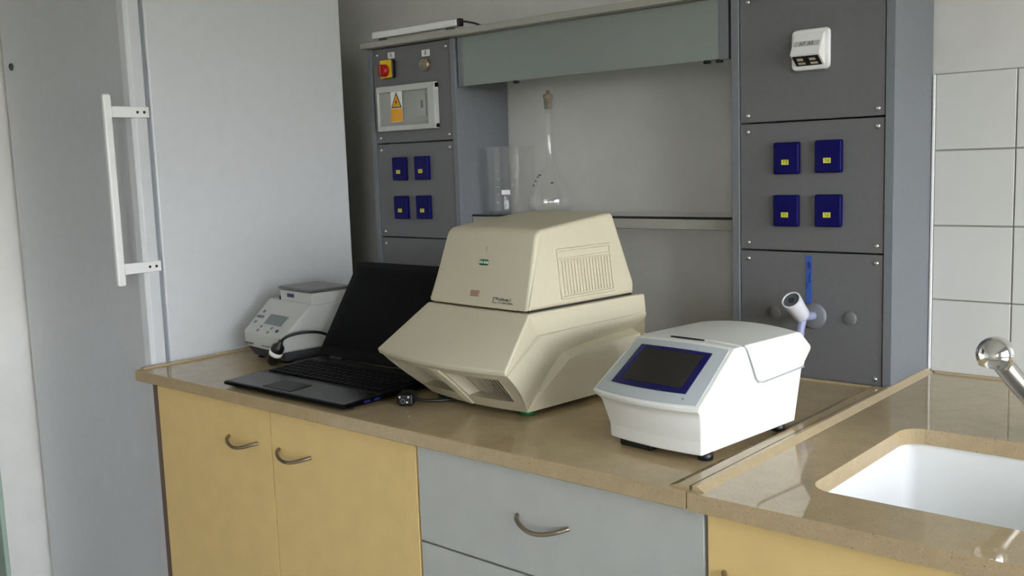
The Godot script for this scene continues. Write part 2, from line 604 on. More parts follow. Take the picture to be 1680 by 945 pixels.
# ------------------------------------------------------------------ freezer
func build_freezer() -> void:
	var f := thing("upright_freezer", "tall white upright freezer with vertical bar handle beside the bench", "freezer", Vector3(-1.84, 0, 0.25))
	# local x -0.33..0.33, z 0..0.635, side at world x -1.51
	part(f, "body", span(-0.33, 0.33, 0.03, 2.02, 0.0, 0.588, 0.006), M.freezer)
	part(f, "gasket", span(-0.322, 0.322, 0.07, 2.0, 0.587, 0.5995, 0.0), M.gasket)
	part(f, "plinth", span(-0.31, 0.31, 0.0, 0.035, 0.02, 0.56, 0.0), M.ink)
	# the door front is faintly dished towards its hinge side
	var o := PackedVector2Array()
	for q in [[-0.33, 0.5985], [0.33, 0.5985], [0.33, 0.627], [0.322, 0.635], [0.302, 0.6385], [0.27, 0.6375], [0.2, 0.635], [0.0, 0.634], [-0.12, 0.6345], [-0.16, 0.637], [-0.22, 0.642], [-0.30, 0.648], [-0.322, 0.646], [-0.33, 0.640]]:
		o.append(Vector2(q[0], -q[1]))
	var d := MB.new()
	d.prism(o, 0.06, 2.015, 0.002, Transform3D(Basis(Vector3.RIGHT, -PI / 2), Vector3.ZERO))
	# prism runs along its own z, here turned to point up
	var door := part(f, "door", d, M.freezer)
	var lk := MB.new()
	lk.lathe([Vector2(0, 0.0), Vector2(0, 0.004), Vector2(0.008, 0.004), Vector2(0.008, 0.004), Vector2(0.010, 0.002), Vector2(0.010, -0.004)], 16, Transform3D(Basis(Vector3.RIGHT, PI / 2), Vector3(-0.272, CH + 0.757, 0.6465)))
	part(door, "lock", lk, M.mixer_base, "small dark round lock")
	var hx := 0.324
	var handle := part(f, "handle", bx(Vector3(hx, CH + 0.4205, 0.693), Vector3(0.014, 0.446, 0.022), 0.005), M.white)
	for y in [0.602, 0.239]:
		var br := MB.new()
		br.box(Vector3(0.3315, CH + y, 0.640), Vector3(0.004, 0.026, 0.092), 0.0015)
		br.box(Vector3(0.3275, CH + y, 0.681), Vector3(0.009, 0.026, 0.016), 0.003)
		part(handle, "bracket", br, M.white)
		for z in [0.607, 0.624]:
			var sc := MB.new()
			sc.lathe([Vector2(0, 0.0016), Vector2(0.0026, 0.0016), Vector2(0.0034, 0.0006), Vector2(0.0034, -0.001)], 10, Transform3D(Basis(Vector3.BACK, -PI / 2), Vector3(0.3335, CH + y, z)))
			part(handle, "screw", sc, M.ink)


# ------------------------------------------------------------------ bench
func bead(x0: float, x1: float, z0: float, z1: float, h: float) -> MB:
	var b := MB.new()
	b.box(Vector3((x0 + x1) / 2, CH + h / 2 - 0.001, (z0 + z1) / 2), Vector3(x1 - x0, h + 0.002, z1 - z0), h * 0.9)
	return b


func ridge(outline: Array, z0: float, z1: float) -> MB:
	var o := PackedVector2Array()
	for q in outline:
		o.append(Vector2(q[0], CH + q[1]))
	var b := MB.new()
	b.prism(o, z0, z1, 0.0004)
	return b


func build_worktops() -> void:
	var D := 0.936
	var T := 0.026
	var a := thing("worktop", "speckled beige stone worktop carrying the instruments", "worktop", Vector3.ZERO)
	part(a, "slab", span(-1.503, -0.0009, CH - T, CH, 0.0, D, 0.0025), M.stone)
	part(a, "raised_edge", bead(-1.5005, -1.482, 0.012, 0.925, 0.005), M.stone)
	part(a, "raised_edge", ridge([[-0.036, -0.001], [-0.036, 0.0], [-0.020, 0.0055], [-0.0022, 0.0055], [-0.0022, -0.001]], 0.214, 0.925), M.stone)
	part(a, "raised_edge", bead(-1.44, -0.024, 0.2065, 0.216, 0.004), M.stone)
	# sink worktop with a rounded cut-out
	var b := thing("worktop", "speckled beige stone worktop around the white sink", "worktop", Vector3.ZERO)
	var x0 := 0.0009
	var x1 := 1.06
	var sx0 := 0.123
	var sx1 := 0.60
	var sz0 := 0.445
	var sz1 := 0.826
	var hole := rrect(sx1 - sx0, sz1 - sz0, 0.036, 8)
	var c := Vector2((sx0 + sx1) / 2, (sz0 + sz1) / 2)
	for i in hole.size():
		hole[i] += c
	var m := MB.new()
	var left := PackedVector2Array([Vector2(c.x, D), Vector2(x0, D), Vector2(x0, 0.0), Vector2(c.x, 0.0)])
	var right := PackedVector2Array([Vector2(c.x, 0.0), Vector2(x1, 0.0), Vector2(x1, D), Vector2(c.x, D)])
	# hole runs: +x+z corner, -x+z, -x-z, +x-z
	var k := hole.size()
	var lh := []
	var rh := []
	for i in k:
		if hole[i].x < c.x:
			lh.append(hole[i])
		else:
			rh.append(hole[i])
	# left half: from (c.x, sz0) round to (c.x, sz1)
	lh.reverse()
	left.append(Vector2(c.x, sz0))
	for q in lh:
		left.append(q)
	left.append(Vector2(c.x, sz1))
	# right half list holds the +x+z corner then the +x-z corner
	var rr := []
	for i in range(rh.size() / 2 - 1, -1, -1):
		rr.append(rh[i])
	var rb := []
	for i in range(rh.size() - 1, rh.size() / 2 - 1, -1):
		rb.append(rh[i])
	right.append(Vector2(c.x, sz1))
	var up := []
	for i in rh.size() / 2:
		up.append(rh[rh.size() / 2 - 1 - i])
	for q in up:
		right.append(q)
	for q in rb:
		right.append(q)
	right.append(Vector2(c.x, sz0))
	for half in [left, right]:
		var tr := Geometry2D.triangulate_polygon(half)
		for t in range(0, tr.size(), 3):
			for side in [[CH, Vector3.UP], [CH - T, Vector3.DOWN]]:
				m.flat(Vector3(half[tr[t]].x, side[0], half[tr[t]].y), Vector3(half[tr[t + 1]].x, side[0], half[tr[t + 1]].y), Vector3(half[tr[t + 2]].x, side[0], half[tr[t + 2]].y), side[1])
	for i in k:
		var p: Vector2 = hole[i]
		var q: Vector2 = hole[(i + 1) % k]
		var np := Vector3(c.x - p.x, 0, c.y - p.y).normalized()
		m.quad(Vector3(p.x, CH, p.y), Vector3(q.x, CH, q.y), Vector3(q.x, CH - T, q.y), Vector3(p.x, CH - T, p.y), np)
	m.quad(Vector3(x0, CH, D), Vector3(x1, CH, D), Vector3(x1, CH - T, D), Vector3(x0, CH - T, D), Vector3.BACK)
	m.quad(Vector3(x0, CH, 0), Vector3(x1, CH, 0), Vector3(x1, CH - T, 0), Vector3(x0, CH - T, 0), Vector3.FORWARD)
	m.quad(Vector3(x0, CH, 0), Vector3(x0, CH, D), Vector3(x0, CH - T, D), Vector3(x0, CH - T, 0), Vector3.LEFT)
	m.quad(Vector3(x1, CH, 0), Vector3(x1, CH, D), Vector3(x1, CH - T, D), Vector3(x1, CH - T, 0), Vector3.RIGHT)
	part(b, "slab", m, M.stone)
	part(b, "raised_edge", ridge([[0.0022, -0.001], [0.0022, 0.0075], [0.0095, 0.0075], [0.0225, 0.0], [0.0225, -0.001]], 0.012, 0.925), M.stone)
	part(b, "raised_edge", bead(0.024, x1 - 0.01, 0.0072, 0.020, 0.004), M.stone)
	# undermounted basin
	var s := thing("sink", "white ceramic sink let into the stone worktop", "sink", Vector3(c.x, CH - T, c.y))
	var basin := MB.new()
	var w := sx1 - sx0 + 0.012
	var h := sz1 - sz0 + 0.012
	var rows := []
	for lv in [[0.0, 0.0, 0.022], [0.004, -0.06, 0.022], [0.009, -0.14, 0.022], [0.014, -0.165, 0.024], [0.030, -0.178, 0.030], [0.06, -0.182, 0.05]]:
		var row := []
		for q in rrect(w - 2 * lv[0], h - 2 * lv[0], lv[2], 8):
			row.append(Vector3(q.x, lv[1], q.y))
		row.append(row[0])
		rows.append(row)
	var C: int = rows[0].size() - 1
	var nn := []
	for i in rows.size():
		var row := []
		for j in C + 1:
			var jj := j % C
			var du: Vector3 = rows[i][(jj + 1) % C] - rows[i][(jj + C - 1) % C]
			var dv: Vector3 = rows[mini(i + 1, rows.size() - 1)][jj] - rows[maxi(i - 1, 0)][jj]
			var g := du.cross(dv).normalized()
			row.append(-g if g.dot(Vector3(-rows[i][jj].x, 0.12, -rows[i][jj].z)) < 0.0 else g)
		nn.append(row)
	for i in rows.size() - 1:
		for j in C:
			basin.tri(rows[i][j], rows[i][j + 1], rows[i + 1][j + 1], nn[i][j], nn[i][j + 1], nn[i + 1][j + 1])
			basin.tri(rows[i][j], rows[i + 1][j + 1], rows[i + 1][j], nn[i][j], nn[i + 1][j + 1], nn[i + 1][j])
	var last: Array = rows[-1]
	for j in last.size() - 1:
		basin.flat(Vector3(0, -0.186, 0), last[j], last[j + 1], Vector3.UP)
	part(s, "basin", basin, M.ceramic)
	var dr := MB.new()
	dr.lathe([Vector2(0.0, 0.001), Vector2(0.018, 0.001), Vector2(0.022, 0.003), Vector2(0.03, 0.003), Vector2(0.033, 0.0)], 24, Transform3D(Basis.IDENTITY, Vector3(0, -0.185, 0)))
	part(s, "drain", dr, M.steel)


func bow_handle(parent: Node, x: float, y: float, z: float) -> void:
	var b := MB.new()
	var p := []
	for i in 17:
		var f := float(i) / 16.0
		p.append(Vector3(x - 0.053 + 0.106 * f, y - 0.012 * sin(PI * f) + 0.006, z + 0.003 + 0.024 * pow(sin(PI * f), 0.55)))
	b.tube(p, 0.0038, 8)
	part(parent, "handle", b, M.nickel, "curved brushed nickel bow handle")


func build_cabinets() -> void:
	var zf := 0.915
	var top := CH - 0.029
	var c1 := thing("base_cabinet", "pale yellow two-door base cabinet under the laptop", "cabinet", Vector3(-1.005, 0, 0))
	part(c1, "body", span(-0.4425, 0.4405, 0.10, CH - 0.027, 0.03, zf - 0.0195, 0.0), M.carcass)
	part(c1, "side_panel", span(-0.462, -0.443, 0.10, CH - 0.027, 0.03, zf - 0.002, 0.001), M.edge_brown, "brown edged side panel")
	part(c1, "plinth", span(-0.44, 0.44, 0.0, 0.099, 0.06, zf - 0.07, 0.0), M.edge_brown)
	for k in 2:
		var a := [[-0.439, 0.0035], [0.0065, 0.4395]][k] as Array
		var d := part(c1, "door", span(a[0], a[1], 0.11, top, zf - 0.019, zf, 0.0015), M.yellow)
		bow_handle(d, [-0.092, 0.0875][k], CH - 0.113, zf)
	var c2 := thing("drawer_cabinet", "light grey drawer cabinet under the cream instrument", "cabinet", Vector3(-0.273, 0, 0))
	part(c2, "body", span(-0.2895, 0.289, 0.10, CH - 0.027, 0.03, zf - 0.0195, 0.0), M.edge_brown)
	part(c2, "plinth", span(-0.289, 0.289, 0.0, 0.099, 0.06, zf - 0.07, 0.0), M.edge_brown)
	var ys := [top, CH - 0.207, CH - 0.375, CH - 0.58, 0.108]
	for k in 4:
		var d := part(c2, "drawer", span(-0.288, 0.2875, ys[k + 1] + 0.0015, ys[k] - 0.0015, zf - 0.019, zf, 0.0015), M.grey_front)
		bow_handle(d, -0.002, [CH - 0.114, CH - 0.285, CH - 0.47, CH - 0.68][k], zf)
	var c3 := thing("base_cabinet", "pale yellow base cabinet below the sink", "cabinet", Vector3(0.54, 0, 0))
	part(c3, "body", span(-0.5215, 0.52, 0.10, CH - 0.21, 0.03, zf - 0.0195, 0.0), M.carcass)
	part(c3, "front_rail", span(-0.5215, 0.52, CH - 0.21, CH - 0.04, zf - 0.05, zf - 0.0195, 0.0), M.edge_brown)
	part(c3, "plinth", span(-0.52, 0.52, 0.0, 0.099, 0.06, zf - 0.07, 0.0), M.edge_brown)
	for k in 2:
		var d := part(c3, "door", span([-0.520, 0.0015][k], [-0.0015, 0.519][k], 0.11, top, zf - 0.019, zf, 0.0015), M.yellow)
		bow_handle(d, [-0.44, 0.08][k], CH - 0.115, zf)


func build_faucet() -> void:
	var t := thing("faucet", "chrome faucet with ball shaped spout end over the sink", "faucet", Vector3(0.372, CH, 0.392))
	var o := Vector3(0.372, 0.0, 0.392)
	var base := MB.new()
	base.lathe([Vector2(0, 0), Vector2(0.028, 0), Vector2(0.028, 0.004), Vector2(0.024, 0.006), Vector2(0.024, 0.006), Vector2(0.022, 0.05), Vector2(0.022, 0.05), Vector2(0.018, 0.058), Vector2(0.0, 0.06)], 28)
	part(t, "body", base, M.chrome)
	var e := Vector3(0.2830, 0.1540, 0.5400) - o
	var sp := MB.new()
	sp.tube(smooth_path([Vector3(-0.004, 0.030, 0.010), Vector3(0.345, 0.050, 0.455) - o, Vector3(0.318, 0.094, 0.505) - o, e + Vector3(0.004, -0.008, -0.004)], 5), 0.0145, 20)
	part(t, "spout", sp, M.satin)
	var ball := MB.new()
	var p := [Vector2(0.0, 0.027)]
	for i in range(1, 13):
		var a := PI / 2 - i * (PI / 2 + 0.62) / 12.0
		p.append(Vector2(0.027 * cos(a), 0.027 * sin(a)))
	p.append(Vector2(0.0215, -0.0175))
	p.append(Vector2(0.0215, -0.0175))
	p.append(Vector2(0.0, -0.0175))
	ball.lathe(p, 36, Transform3D(Basis(Vector3.BACK, -0.10), e))
	part(t, "spout_end", ball, M.chrome, "rounded chrome outlet with flat underside")
	var lv := MB.new()
	lv.tube([Vector3(0.0, 0.055, 0.0), Vector3(0.01, 0.085, -0.01), Vector3(0.05, 0.10, -0.03)], 0.007, 12)
	part(t, "lever", lv, M.chrome)


# ------------------------------------------------------------------ service columns
func socket(parent: Node, x: float, y: float, z: float, n: String) -> void:
	var b := MB.new()
	b.prism(rrect(0.054, 0.063, 0.004, 3), 0.0, 0.013, 0.003, Transform3D(Basis.IDENTITY, Vector3(x, y, z)))
	var o := part(parent, "socket_cover", b, M.blue, "dark blue hinged socket cover")
	part(o, "number_label", bx(Vector3(x - 0.001, y - 0.008, z + 0.0132), Vector3(0.015, 0.010, 0.0008), 0.0), M.yellow_label, "yellow number label")
	letters(o, "lettering", n, 0.009, Transform3D(Basis.IDENTITY, Vector3(x - 0.001, y - 0.008, z + 0.0138)), M.ink, 0.0003)


func screw(parent: Node, x: float, y: float, z: float) -> void:
	var b := MB.new()
	b.lathe([Vector2(0.0, 0.0028), Vector2(0.0022, 0.0026), Vector2(0.0042, 0.0012), Vector2(0.005, 0.0), Vector2(0.005, -0.001)], 14, Transform3D(Basis(Vector3.RIGHT, PI / 2), Vector3(x, y, z)))
	part(parent, "screw", b, M.steel)


# local origin at the column's base, left edge x0, right edge x1, standing on the worktop
func column(t: Node3D, w: float) -> Array:
	var zt := 0.205
	var H := 0.7775
	# side walls, back and the two front posts; the panels close the front
	var body := MB.new()
	body.box(Vector3(0.009, H / 2, zt / 2 + 0.002), Vector3(0.018, H, zt - 0.004), 0.0015)
	body.box(Vector3(w - 0.009, H / 2, zt / 2 + 0.002), Vector3(0.018, H, zt - 0.004), 0.0015)
	part(t, "body", body, M.tower)
	part(t, "backing", span(0.017, w - 0.017, 0.001, H - 0.001, 0.150, 0.156, 0.0), M.seam)
	var out := []
	var ys := [0.002, 0.2575, 0.2605, 0.5165, 0.5195, 0.7755]
	for k in 3:
		out.append(part(t, "front_panel", span(0.019, w - 0.0195, ys[2 * k], ys[2 * k + 1], 0.186, zt - 0.0025, 0.0012), M.tower_panel))
		for x in [0.037, w - 0.032]:
			for y in [ys[2 * k] + 0.014, ys[2 * k + 1] - 0.016]:
				screw(out[k], x, y, zt - 0.002)
	return out


func build_columns() -> void:
	var zt := 0.2025
	# right column
	var r := thing("service_column", "grey metal service column with white network outlet beside the tiles", "column", Vector3(-0.33, CH, 0.0))
	column(r, 0.337)
	var k := 1
	for q in [[-0.2045, 0.4455], [-0.1175, 0.447], [-0.2055, 0.341], [-0.1175, 0.3415]]:
		socket(r, q[0] + 0.33, q[1], zt, ["13", "14", "15", "16"][k - 1])
		k += 1
	# network outlet: rounded plate, sloped hood, two jacks in its underside
	var c := Vector3(-0.1555 + 0.33, 0.653, zt)
	var plate := MB.new()
	plate.prism(rrect(0.079, 0.079, 0.010, 4), 0.0, 0.010, 0.004, Transform3D(Basis.IDENTITY, c))
	var no := part(r, "network_outlet", plate, M.white, "white network outlet plate")
	var hood := MB.new()
	var hw := 0.030
	var P := PackedVector3Array()
	for x in [-hw, hw]:
		for q in [[0.031, 0.009], [0.031, 0.013], [-0.009, 0.035], [-0.012, 0.034], [-0.031, 0.009]]:
			P.append(c + Vector3(x, q[0], q[1]))
	hood.poly(P, [[4, 3, 2, 1, 0], [5, 6, 7, 8, 9], [0, 1, 6, 5], [1, 2, 7, 6], [2, 3, 8, 7], [3, 4, 9, 8], [4, 0, 5, 9]], 0.0015)
	part(no, "hood", hood, M.white)
	var un := Vector3(0, -0.025, 0.019).normalized()
	var t2 := Transform3D(Basis(Vector3.RIGHT, un, Vector3.RIGHT.cross(un)), c + Vector3(0, -0.0215, 0.0215))
	var rec := MB.new()
	rec.box(Vector3(0, 0.0, 0.0), Vector3(0.052, 0.003, 0.026), 0.0, t2)
	part(no, "jack_recess", rec, M.black)
	for s in [-1, 1]:
		var j := MB.new()
		j.box(Vector3(s * 0.0125, 0.0014, -0.005), Vector3(0.012, 0.002, 0.006), 0.0, t2)
		j.box(Vector3(s * 0.0125, 0.0014, 0.006), Vector3(0.014, 0.002, 0.005), 0.0, t2)
		part(no, "jack", j, M.cream_dark)
	var sl := Basis(Vector3.RIGHT, -0.503)
	part(no, "name_strip", (func():
		var b := MB.new()
		b.box(Vector3.ZERO, Vector3(0.052, 0.011, 0.0006), 0.0, Transform3D(sl, c + Vector3(0, 0.010, 0.0251)))
		return b).call(), M.grey_front)
	letters(no, "lettering", "A7  A8", 0.010, Transform3D(sl, c + Vector3(0, 0.010, 0.0256)), M.ink, 0.0003)
	# gas valve and blind plugs on the lower panel
	for x in [-0.235, -0.0755]:
		var pl := MB.new()
		pl.lathe([Vector2(0, 0.004), Vector2(0.011, 0.004), Vector2(0.0135, 0.002), Vector2(0.0135, -0.001)], 22, Transform3D(Basis(Vector3.RIGHT, PI / 2), Vector3(x + 0.33, 0.131, zt)))
		part(r, "blind_plug", pl, M.tower_panel)
	var v := Vector3(-0.150 + 0.33, 0.131, zt)
	var fl := MB.new()
	fl.lathe([Vector2(0, 0.006), Vector2(0.022, 0.006), Vector2(0.027, 0.003), Vector2(0.027, -0.001)], 26, Transform3D(Basis(Vector3.RIGHT, PI / 2), v))
	var valve := part(r, "tap_valve", fl, M.tower, "small valve with white knob on grey flange")
	var st := MB.new()
	st.tube([v, v + Vector3(0.0, 0.003, 0.03), v + Vector3(-0.003, 0.003, 0.048)], 0.0085, 14)
	st.tube([v + Vector3(-0.002, 0.005, 0.043), v + Vector3(-0.002, -0.02, 0.056), v + Vector3(-0.002, -0.045, 0.062)], 0.008, 14)
	part(valve, "stem", st, M.lilac, "pale lilac stem and outlet")
	var ax := Vector3(-0.05, 0.66, 0.75).normalized()
	var kb := Basis(Vector3.UP.cross(ax).normalized(), Vector3.UP.angle_to(ax))
	var kt := Transform3D(kb, v + Vector3(-0.003, 0.006, 0.047))
	var kn := MB.new()
	kn.lathe([Vector2(0.0, -0.002), Vector2(0.0145, 0.0), Vector2(0.0165, 0.004), Vector2(0.0190, 0.056), Vector2(0.0190, 0.056), Vector2(0.0165, 0.057), Vector2(0.0165, 0.057), Vector2(0.0162, 0.053)], 26, kt)
	part(valve, "knob", kn, M.pp, "white round knob")
	var kc := MB.new()
	kc.lathe([Vector2(0.0165, 0.054), Vector2(0.0, 0.054)], 26, kt)
	part(valve, "knob_cap", kc, M.print, "grey cap")
	var kd := MB.new()
	kd.lathe([Vector2(0.0028, 0.055), Vector2(0.0058, 0.055), Vector2(0.0058, 0.0535)], 18, kt)
	part(valve, "cap_ring", kd, M.ink)
	# strip of blue tape with handwriting
	var tp := part(r, "tape_strip", bx(Vector3(-0.1605 + 0.33, 0.203, zt + 0.0004), Vector3(0.0125, 0.096, 0.0008), 0.0), M.tape, "blue masking tape strip with marker strokes")
	var ts := Vector3(-0.1605 + 0.33, 0.203, zt + 0.0011)
	for q in [[[0.002, 0.036], [0.003, 0.022]], [[-0.001, 0.036], [0.000, 0.024]], [[0.003, 0.012], [0.001, 0.004], [0.0035, -0.002], [0.000, -0.006]], [[-0.003, -0.006], [-0.003, -0.017]]]:
		var mk := MB.new()
		var pth := []
		for w in q:
			pth.append(ts + Vector3(w[0], w[1], 0.0))
		mk.tube(pth, 0.0009, 6)
		part(tp, "marker_stroke", mk, M.marker)

	# left column
	var l := thing("service_column", "grey metal service column with fuse box and red main switch beside the freezer", "column", Vector3(-1.457, CH, 0.0))
	column(l, 0.337)
	k = 0
	for q in [[-1.341, 0.448], [-1.253, 0.4485], [-1.341, 0.3425], [-1.253, 0.343]]:
		socket(l, q[0] + 1.457, q[1], zt, ["9", "10", "11", "12"][k])
		k += 1
	var ox := 1.457
	# main switch
	var ms := part(l, "main_switch", span(-1.392 + ox, -1.344 + ox, 0.6935, 0.7435, zt, zt + 0.014, 0.003), M.black, "black and yellow main switch with red knob")
	part(ms, "switch_plate", span(-1.392 + ox, -1.346 + ox, 0.6945, 0.7425, zt + 0.0142, zt + 0.0155, 0.0006), M.bright_yellow)
	var kn2 := MB.new()
	kn2.lathe([Vector2(0, 0.016), Vector2(0.013, 0.016), Vector2(0.016, 0.013), Vector2(0.017, 0.0)], 24, Transform3D(Basis(Vector3.RIGHT, PI / 2), Vector3(-1.372 + ox, 0.714, zt + 0.0155)))
	kn2.box(Vector3(-1.372 + ox, 0.714, zt + 0.034), Vector3(0.009, 0.032, 0.009), 0.003)
	part(ms, "knob", kn2, M.red, "red rotary knob")
	var t1 := part(l, "tag_plate", span(-1.374 + ox, -1.347 + ox, 0.7465, 0.763, zt, zt + 0.002, 0.0006), M.white)
	letters(t1, "lettering", "A", 0.014, Transform3D(Basis.IDENTITY, Vector3(-1.3605 + ox, 0.7548, zt + 0.0023)), M.ink, 0.0004)
	var ks := MB.new()
	ks.lathe([Vector2(0, 0.010), Vector2(0.010, 0.010), Vector2(0.010, 0.010), Vector2(0.011, 0.014), Vector2(0.0155, 0.013), Vector2(0.017, 0.009), Vector2(0.0175, 0.0)], 26, Transform3D(Basis(Vector3.RIGHT, PI / 2), Vector3(-1.226 + ox, 0.7185, zt)))
	var ky := part(l, "key_switch", ks, M.nickel, "round brass coloured push switch")
	part(ky, "button", (func():
		var b := MB.new()
		b.lathe([Vector2(0, 0.013), Vector2(0.009, 0.013), Vector2(0.0098, 0.012), Vector2(0.0098, 0.009)], 22, Transform3D(Basis(Vector3.RIGHT, PI / 2), Vector3(-1.226 + ox, 0.7185, zt)))
		return b).call(), M.cork)
	var t3 := part(l, "tag_plate", span(-1.241 + ox, -1.211 + ox, 0.740, 0.757, zt, zt + 0.002, 0.0006), M.white)
	letters(t3, "lettering", "B", 0.014, Transform3D(Basis.IDENTITY, Vector3(-1.226 + ox, 0.7485, zt + 0.0023)), M.ink, 0.0004)
	# fuse box with a clear door
	var fx0 := -1.413 + ox
	var fx1 := -1.183 + ox
	var fy0 := 0.5505
	var fy1 := 0.6725
	var fr := MB.new()
	fr.box(Vector3((fx0 + fx1) / 2, fy1 - 0.009, zt + 0.009), Vector3(fx1 - fx0, 0.018, 0.018), 0.003)
	fr.box(Vector3((fx0 + fx1) / 2, fy0 + 0.008, zt + 0.009), Vector3(fx1 - fx0, 0.016, 0.018), 0.003)
	fr.box(Vector3(fx0 + 0.005, (fy0 + fy1) / 2, zt + 0.009), Vector3(0.010, fy1 - fy0 - 0.002, 0.0175), 0.003)
	fr.box(Vector3(fx1 - 0.014, (fy0 + fy1) / 2, zt + 0.0095), Vector3(0.028, fy1 - fy0 - 0.001, 0.019), 0.003)
	var fb := part(l, "fuse_box", fr, M.mixer, "off-white fuse box with clear door")
	part(fb, "module_strip", span(fx0 + 0.010, fx1 - 0.028, fy0 + 0.015, fy1 - 0.017, zt, zt + 0.004, 0.0), M.grey_front)
	part(fb, "breaker", span(fx1 - 0.073, fx1 - 0.043, fy0 + 0.035, fy1 - 0.030, zt + 0.004, zt + 0.010, 0.001), M.mixer)
	part(fb, "breaker_toggle", span(fx1 - 0.060, fx1 - 0.052, fy0 + 0.056, fy1 - 0.045, zt + 0.010, zt + 0.0125, 0.001), M.black)
	part(fb, "clear_door", span(fx0 + 0.0105, fx1 - 0.0285, fy0 + 0.0165, fy1 - 0.0185, zt + 0.0135, zt + 0.0155, 0.0), M.smoky)
	var wx := -1.3315 + ox
	var wl := part(fb, "warning_label", bx(Vector3(wx, 0.6165, zt + 0.0162), Vector3(0.044, 0.084, 0.0008), 0.0), M.white, "white and yellow high voltage warning label")
	var tri := MB.new()
	tri.prism(PackedVector2Array([Vector2(-0.0205, 0), Vector2(0.0205, 0), Vector2(0, 0.042)]), 0.0, 0.0006, 0.0, Transform3D(Basis.IDENTITY, Vector3(wx, 0.612, zt + 0.0166)))
	part(wl, "triangle_border", tri, M.ink)
	var tri2 := MB.new()
	tri2.prism(PackedVector2Array([Vector2(-0.016, 0.0028), Vector2(0.016, 0.0028), Vector2(0, 0.0355)]), 0.0, 0.0005, 0.0, Transform3D(Basis.IDENTITY, Vector3(wx, 0.612, zt + 0.0171)))
	part(wl, "triangle", tri2, M.orange)
	var bolt := MB.new()
	bolt.prism(PackedVector2Array([Vector2(0.002, 0.026), Vector2(-0.005, 0.014), Vector2(0.0, 0.014), Vector2(-0.002, 0.005), Vector2(0.005, 0.017), Vector2(0.0, 0.017)]), 0.0, 0.0004, 0.0, Transform3D(Basis.IDENTITY, Vector3(wx, 0.612, zt + 0.0175)))
	part(wl, "bolt", bolt, M.ink)
	part(wl, "caption_strip", bx(Vector3(wx, 0.5925, zt + 0.0168), Vector3(0.044, 0.034, 0.0006), 0.0), M.orange)


func build_upper() -> void:
	# continuous top board over both columns
	var tb := part(self, "top_board", span(-1.462, 0.012, CH + 0.7785, CH + 0.7945, 0.001, 0.226, 0.0015), M.board)
	tag(tb, "long grey metal top board bridging the two service columns", "board")
	# frosted glass fascia hung below the board between the columns
	var g := thing("glass_fascia", "frosted grey green glass fascia below the top board", "glass panel", Vector3(-0.726, CH + 0.652, 0.195))
	var y1 := 0.1255
	part(g, "glass_pane", span(-0.372, 0.366, 0.0015, y1, -0.003, 0.003, 0.0008), M.frosted)
	for s in [[-0.388, -0.3725], [0.3665, 0.388]]:
		part(g, "bracket", span(s[0], s[1], 0.0, y1, -0.006, 0.005, 0.001), M.tower)
	for x in [-0.196, 0.335, 0.364]:
		part(g, "clip", bx(Vector3(x, -0.0015, 0.0), Vector3(0.014, 0.007, 0.012), 0.002), M.ink)
	# shelf between the columns
	var s := thing("shelf", "narrow shelf with light front rail between the service columns", "shelf", Vector3(-0.7255, CH + 0.3, 0.0))
	part(s, "shelf_plate", span(-0.393, 0.3935, 0.0185, 0.0225, 0.002, 0.1585, 0.0008), M.shelf_glass)
	part(s, "front_edge", span(-0.393, 0.3935, 0.0180, 0.0226, 0.1587, 0.164, 0.0008), M.ink)
	part(s, "front_rail", span(-0.393, 0.3935, -0.006, 0.0178, 0.150, 0.162, 0.0015), M.board)
	part(s, "end_bracket", span(0.372, 0.3935, 0.006, 0.0185, 0.10, 0.147, 0.001), M.ink)
	part(s, "end_bracket", span(-0.393, -0.372, 0.006, 0.0185, 0.10, 0.147, 0.001), M.ink)
	# slim batten lying on the board
	var b := thing("batten_light", "slim white batten light lying on the top board above the fuse box", "light", Vector3(-1.275, CH + 0.7945, 0.196))
	part(b, "housing", span(-0.165, 0.163, 0.010, 0.030, -0.016, 0.006, 0.004), M.white)
	for x in [-0.13, 0.13]:
		part(b, "foot", span(x - 0.012, x + 0.012, 0.0, 0.0105, -0.012, 0.0, 0.001), M.print)
	part(b, "end_cap", span(0.1635, 0.172, 0.011, 0.030, -0.014, 0.004, 0.002), M.ink)
	var cb := MB.new()
	cb.tube(smooth_path([Vector3(0.171, 0.022, -0.004), Vector3(0.19, 0.019, -0.004), Vector3(0.215, 0.012, -0.012), Vector3(0.23, 0.002, -0.03)], 5), 0.0026, 8)
	part(b, "cable", cb, M.ink)


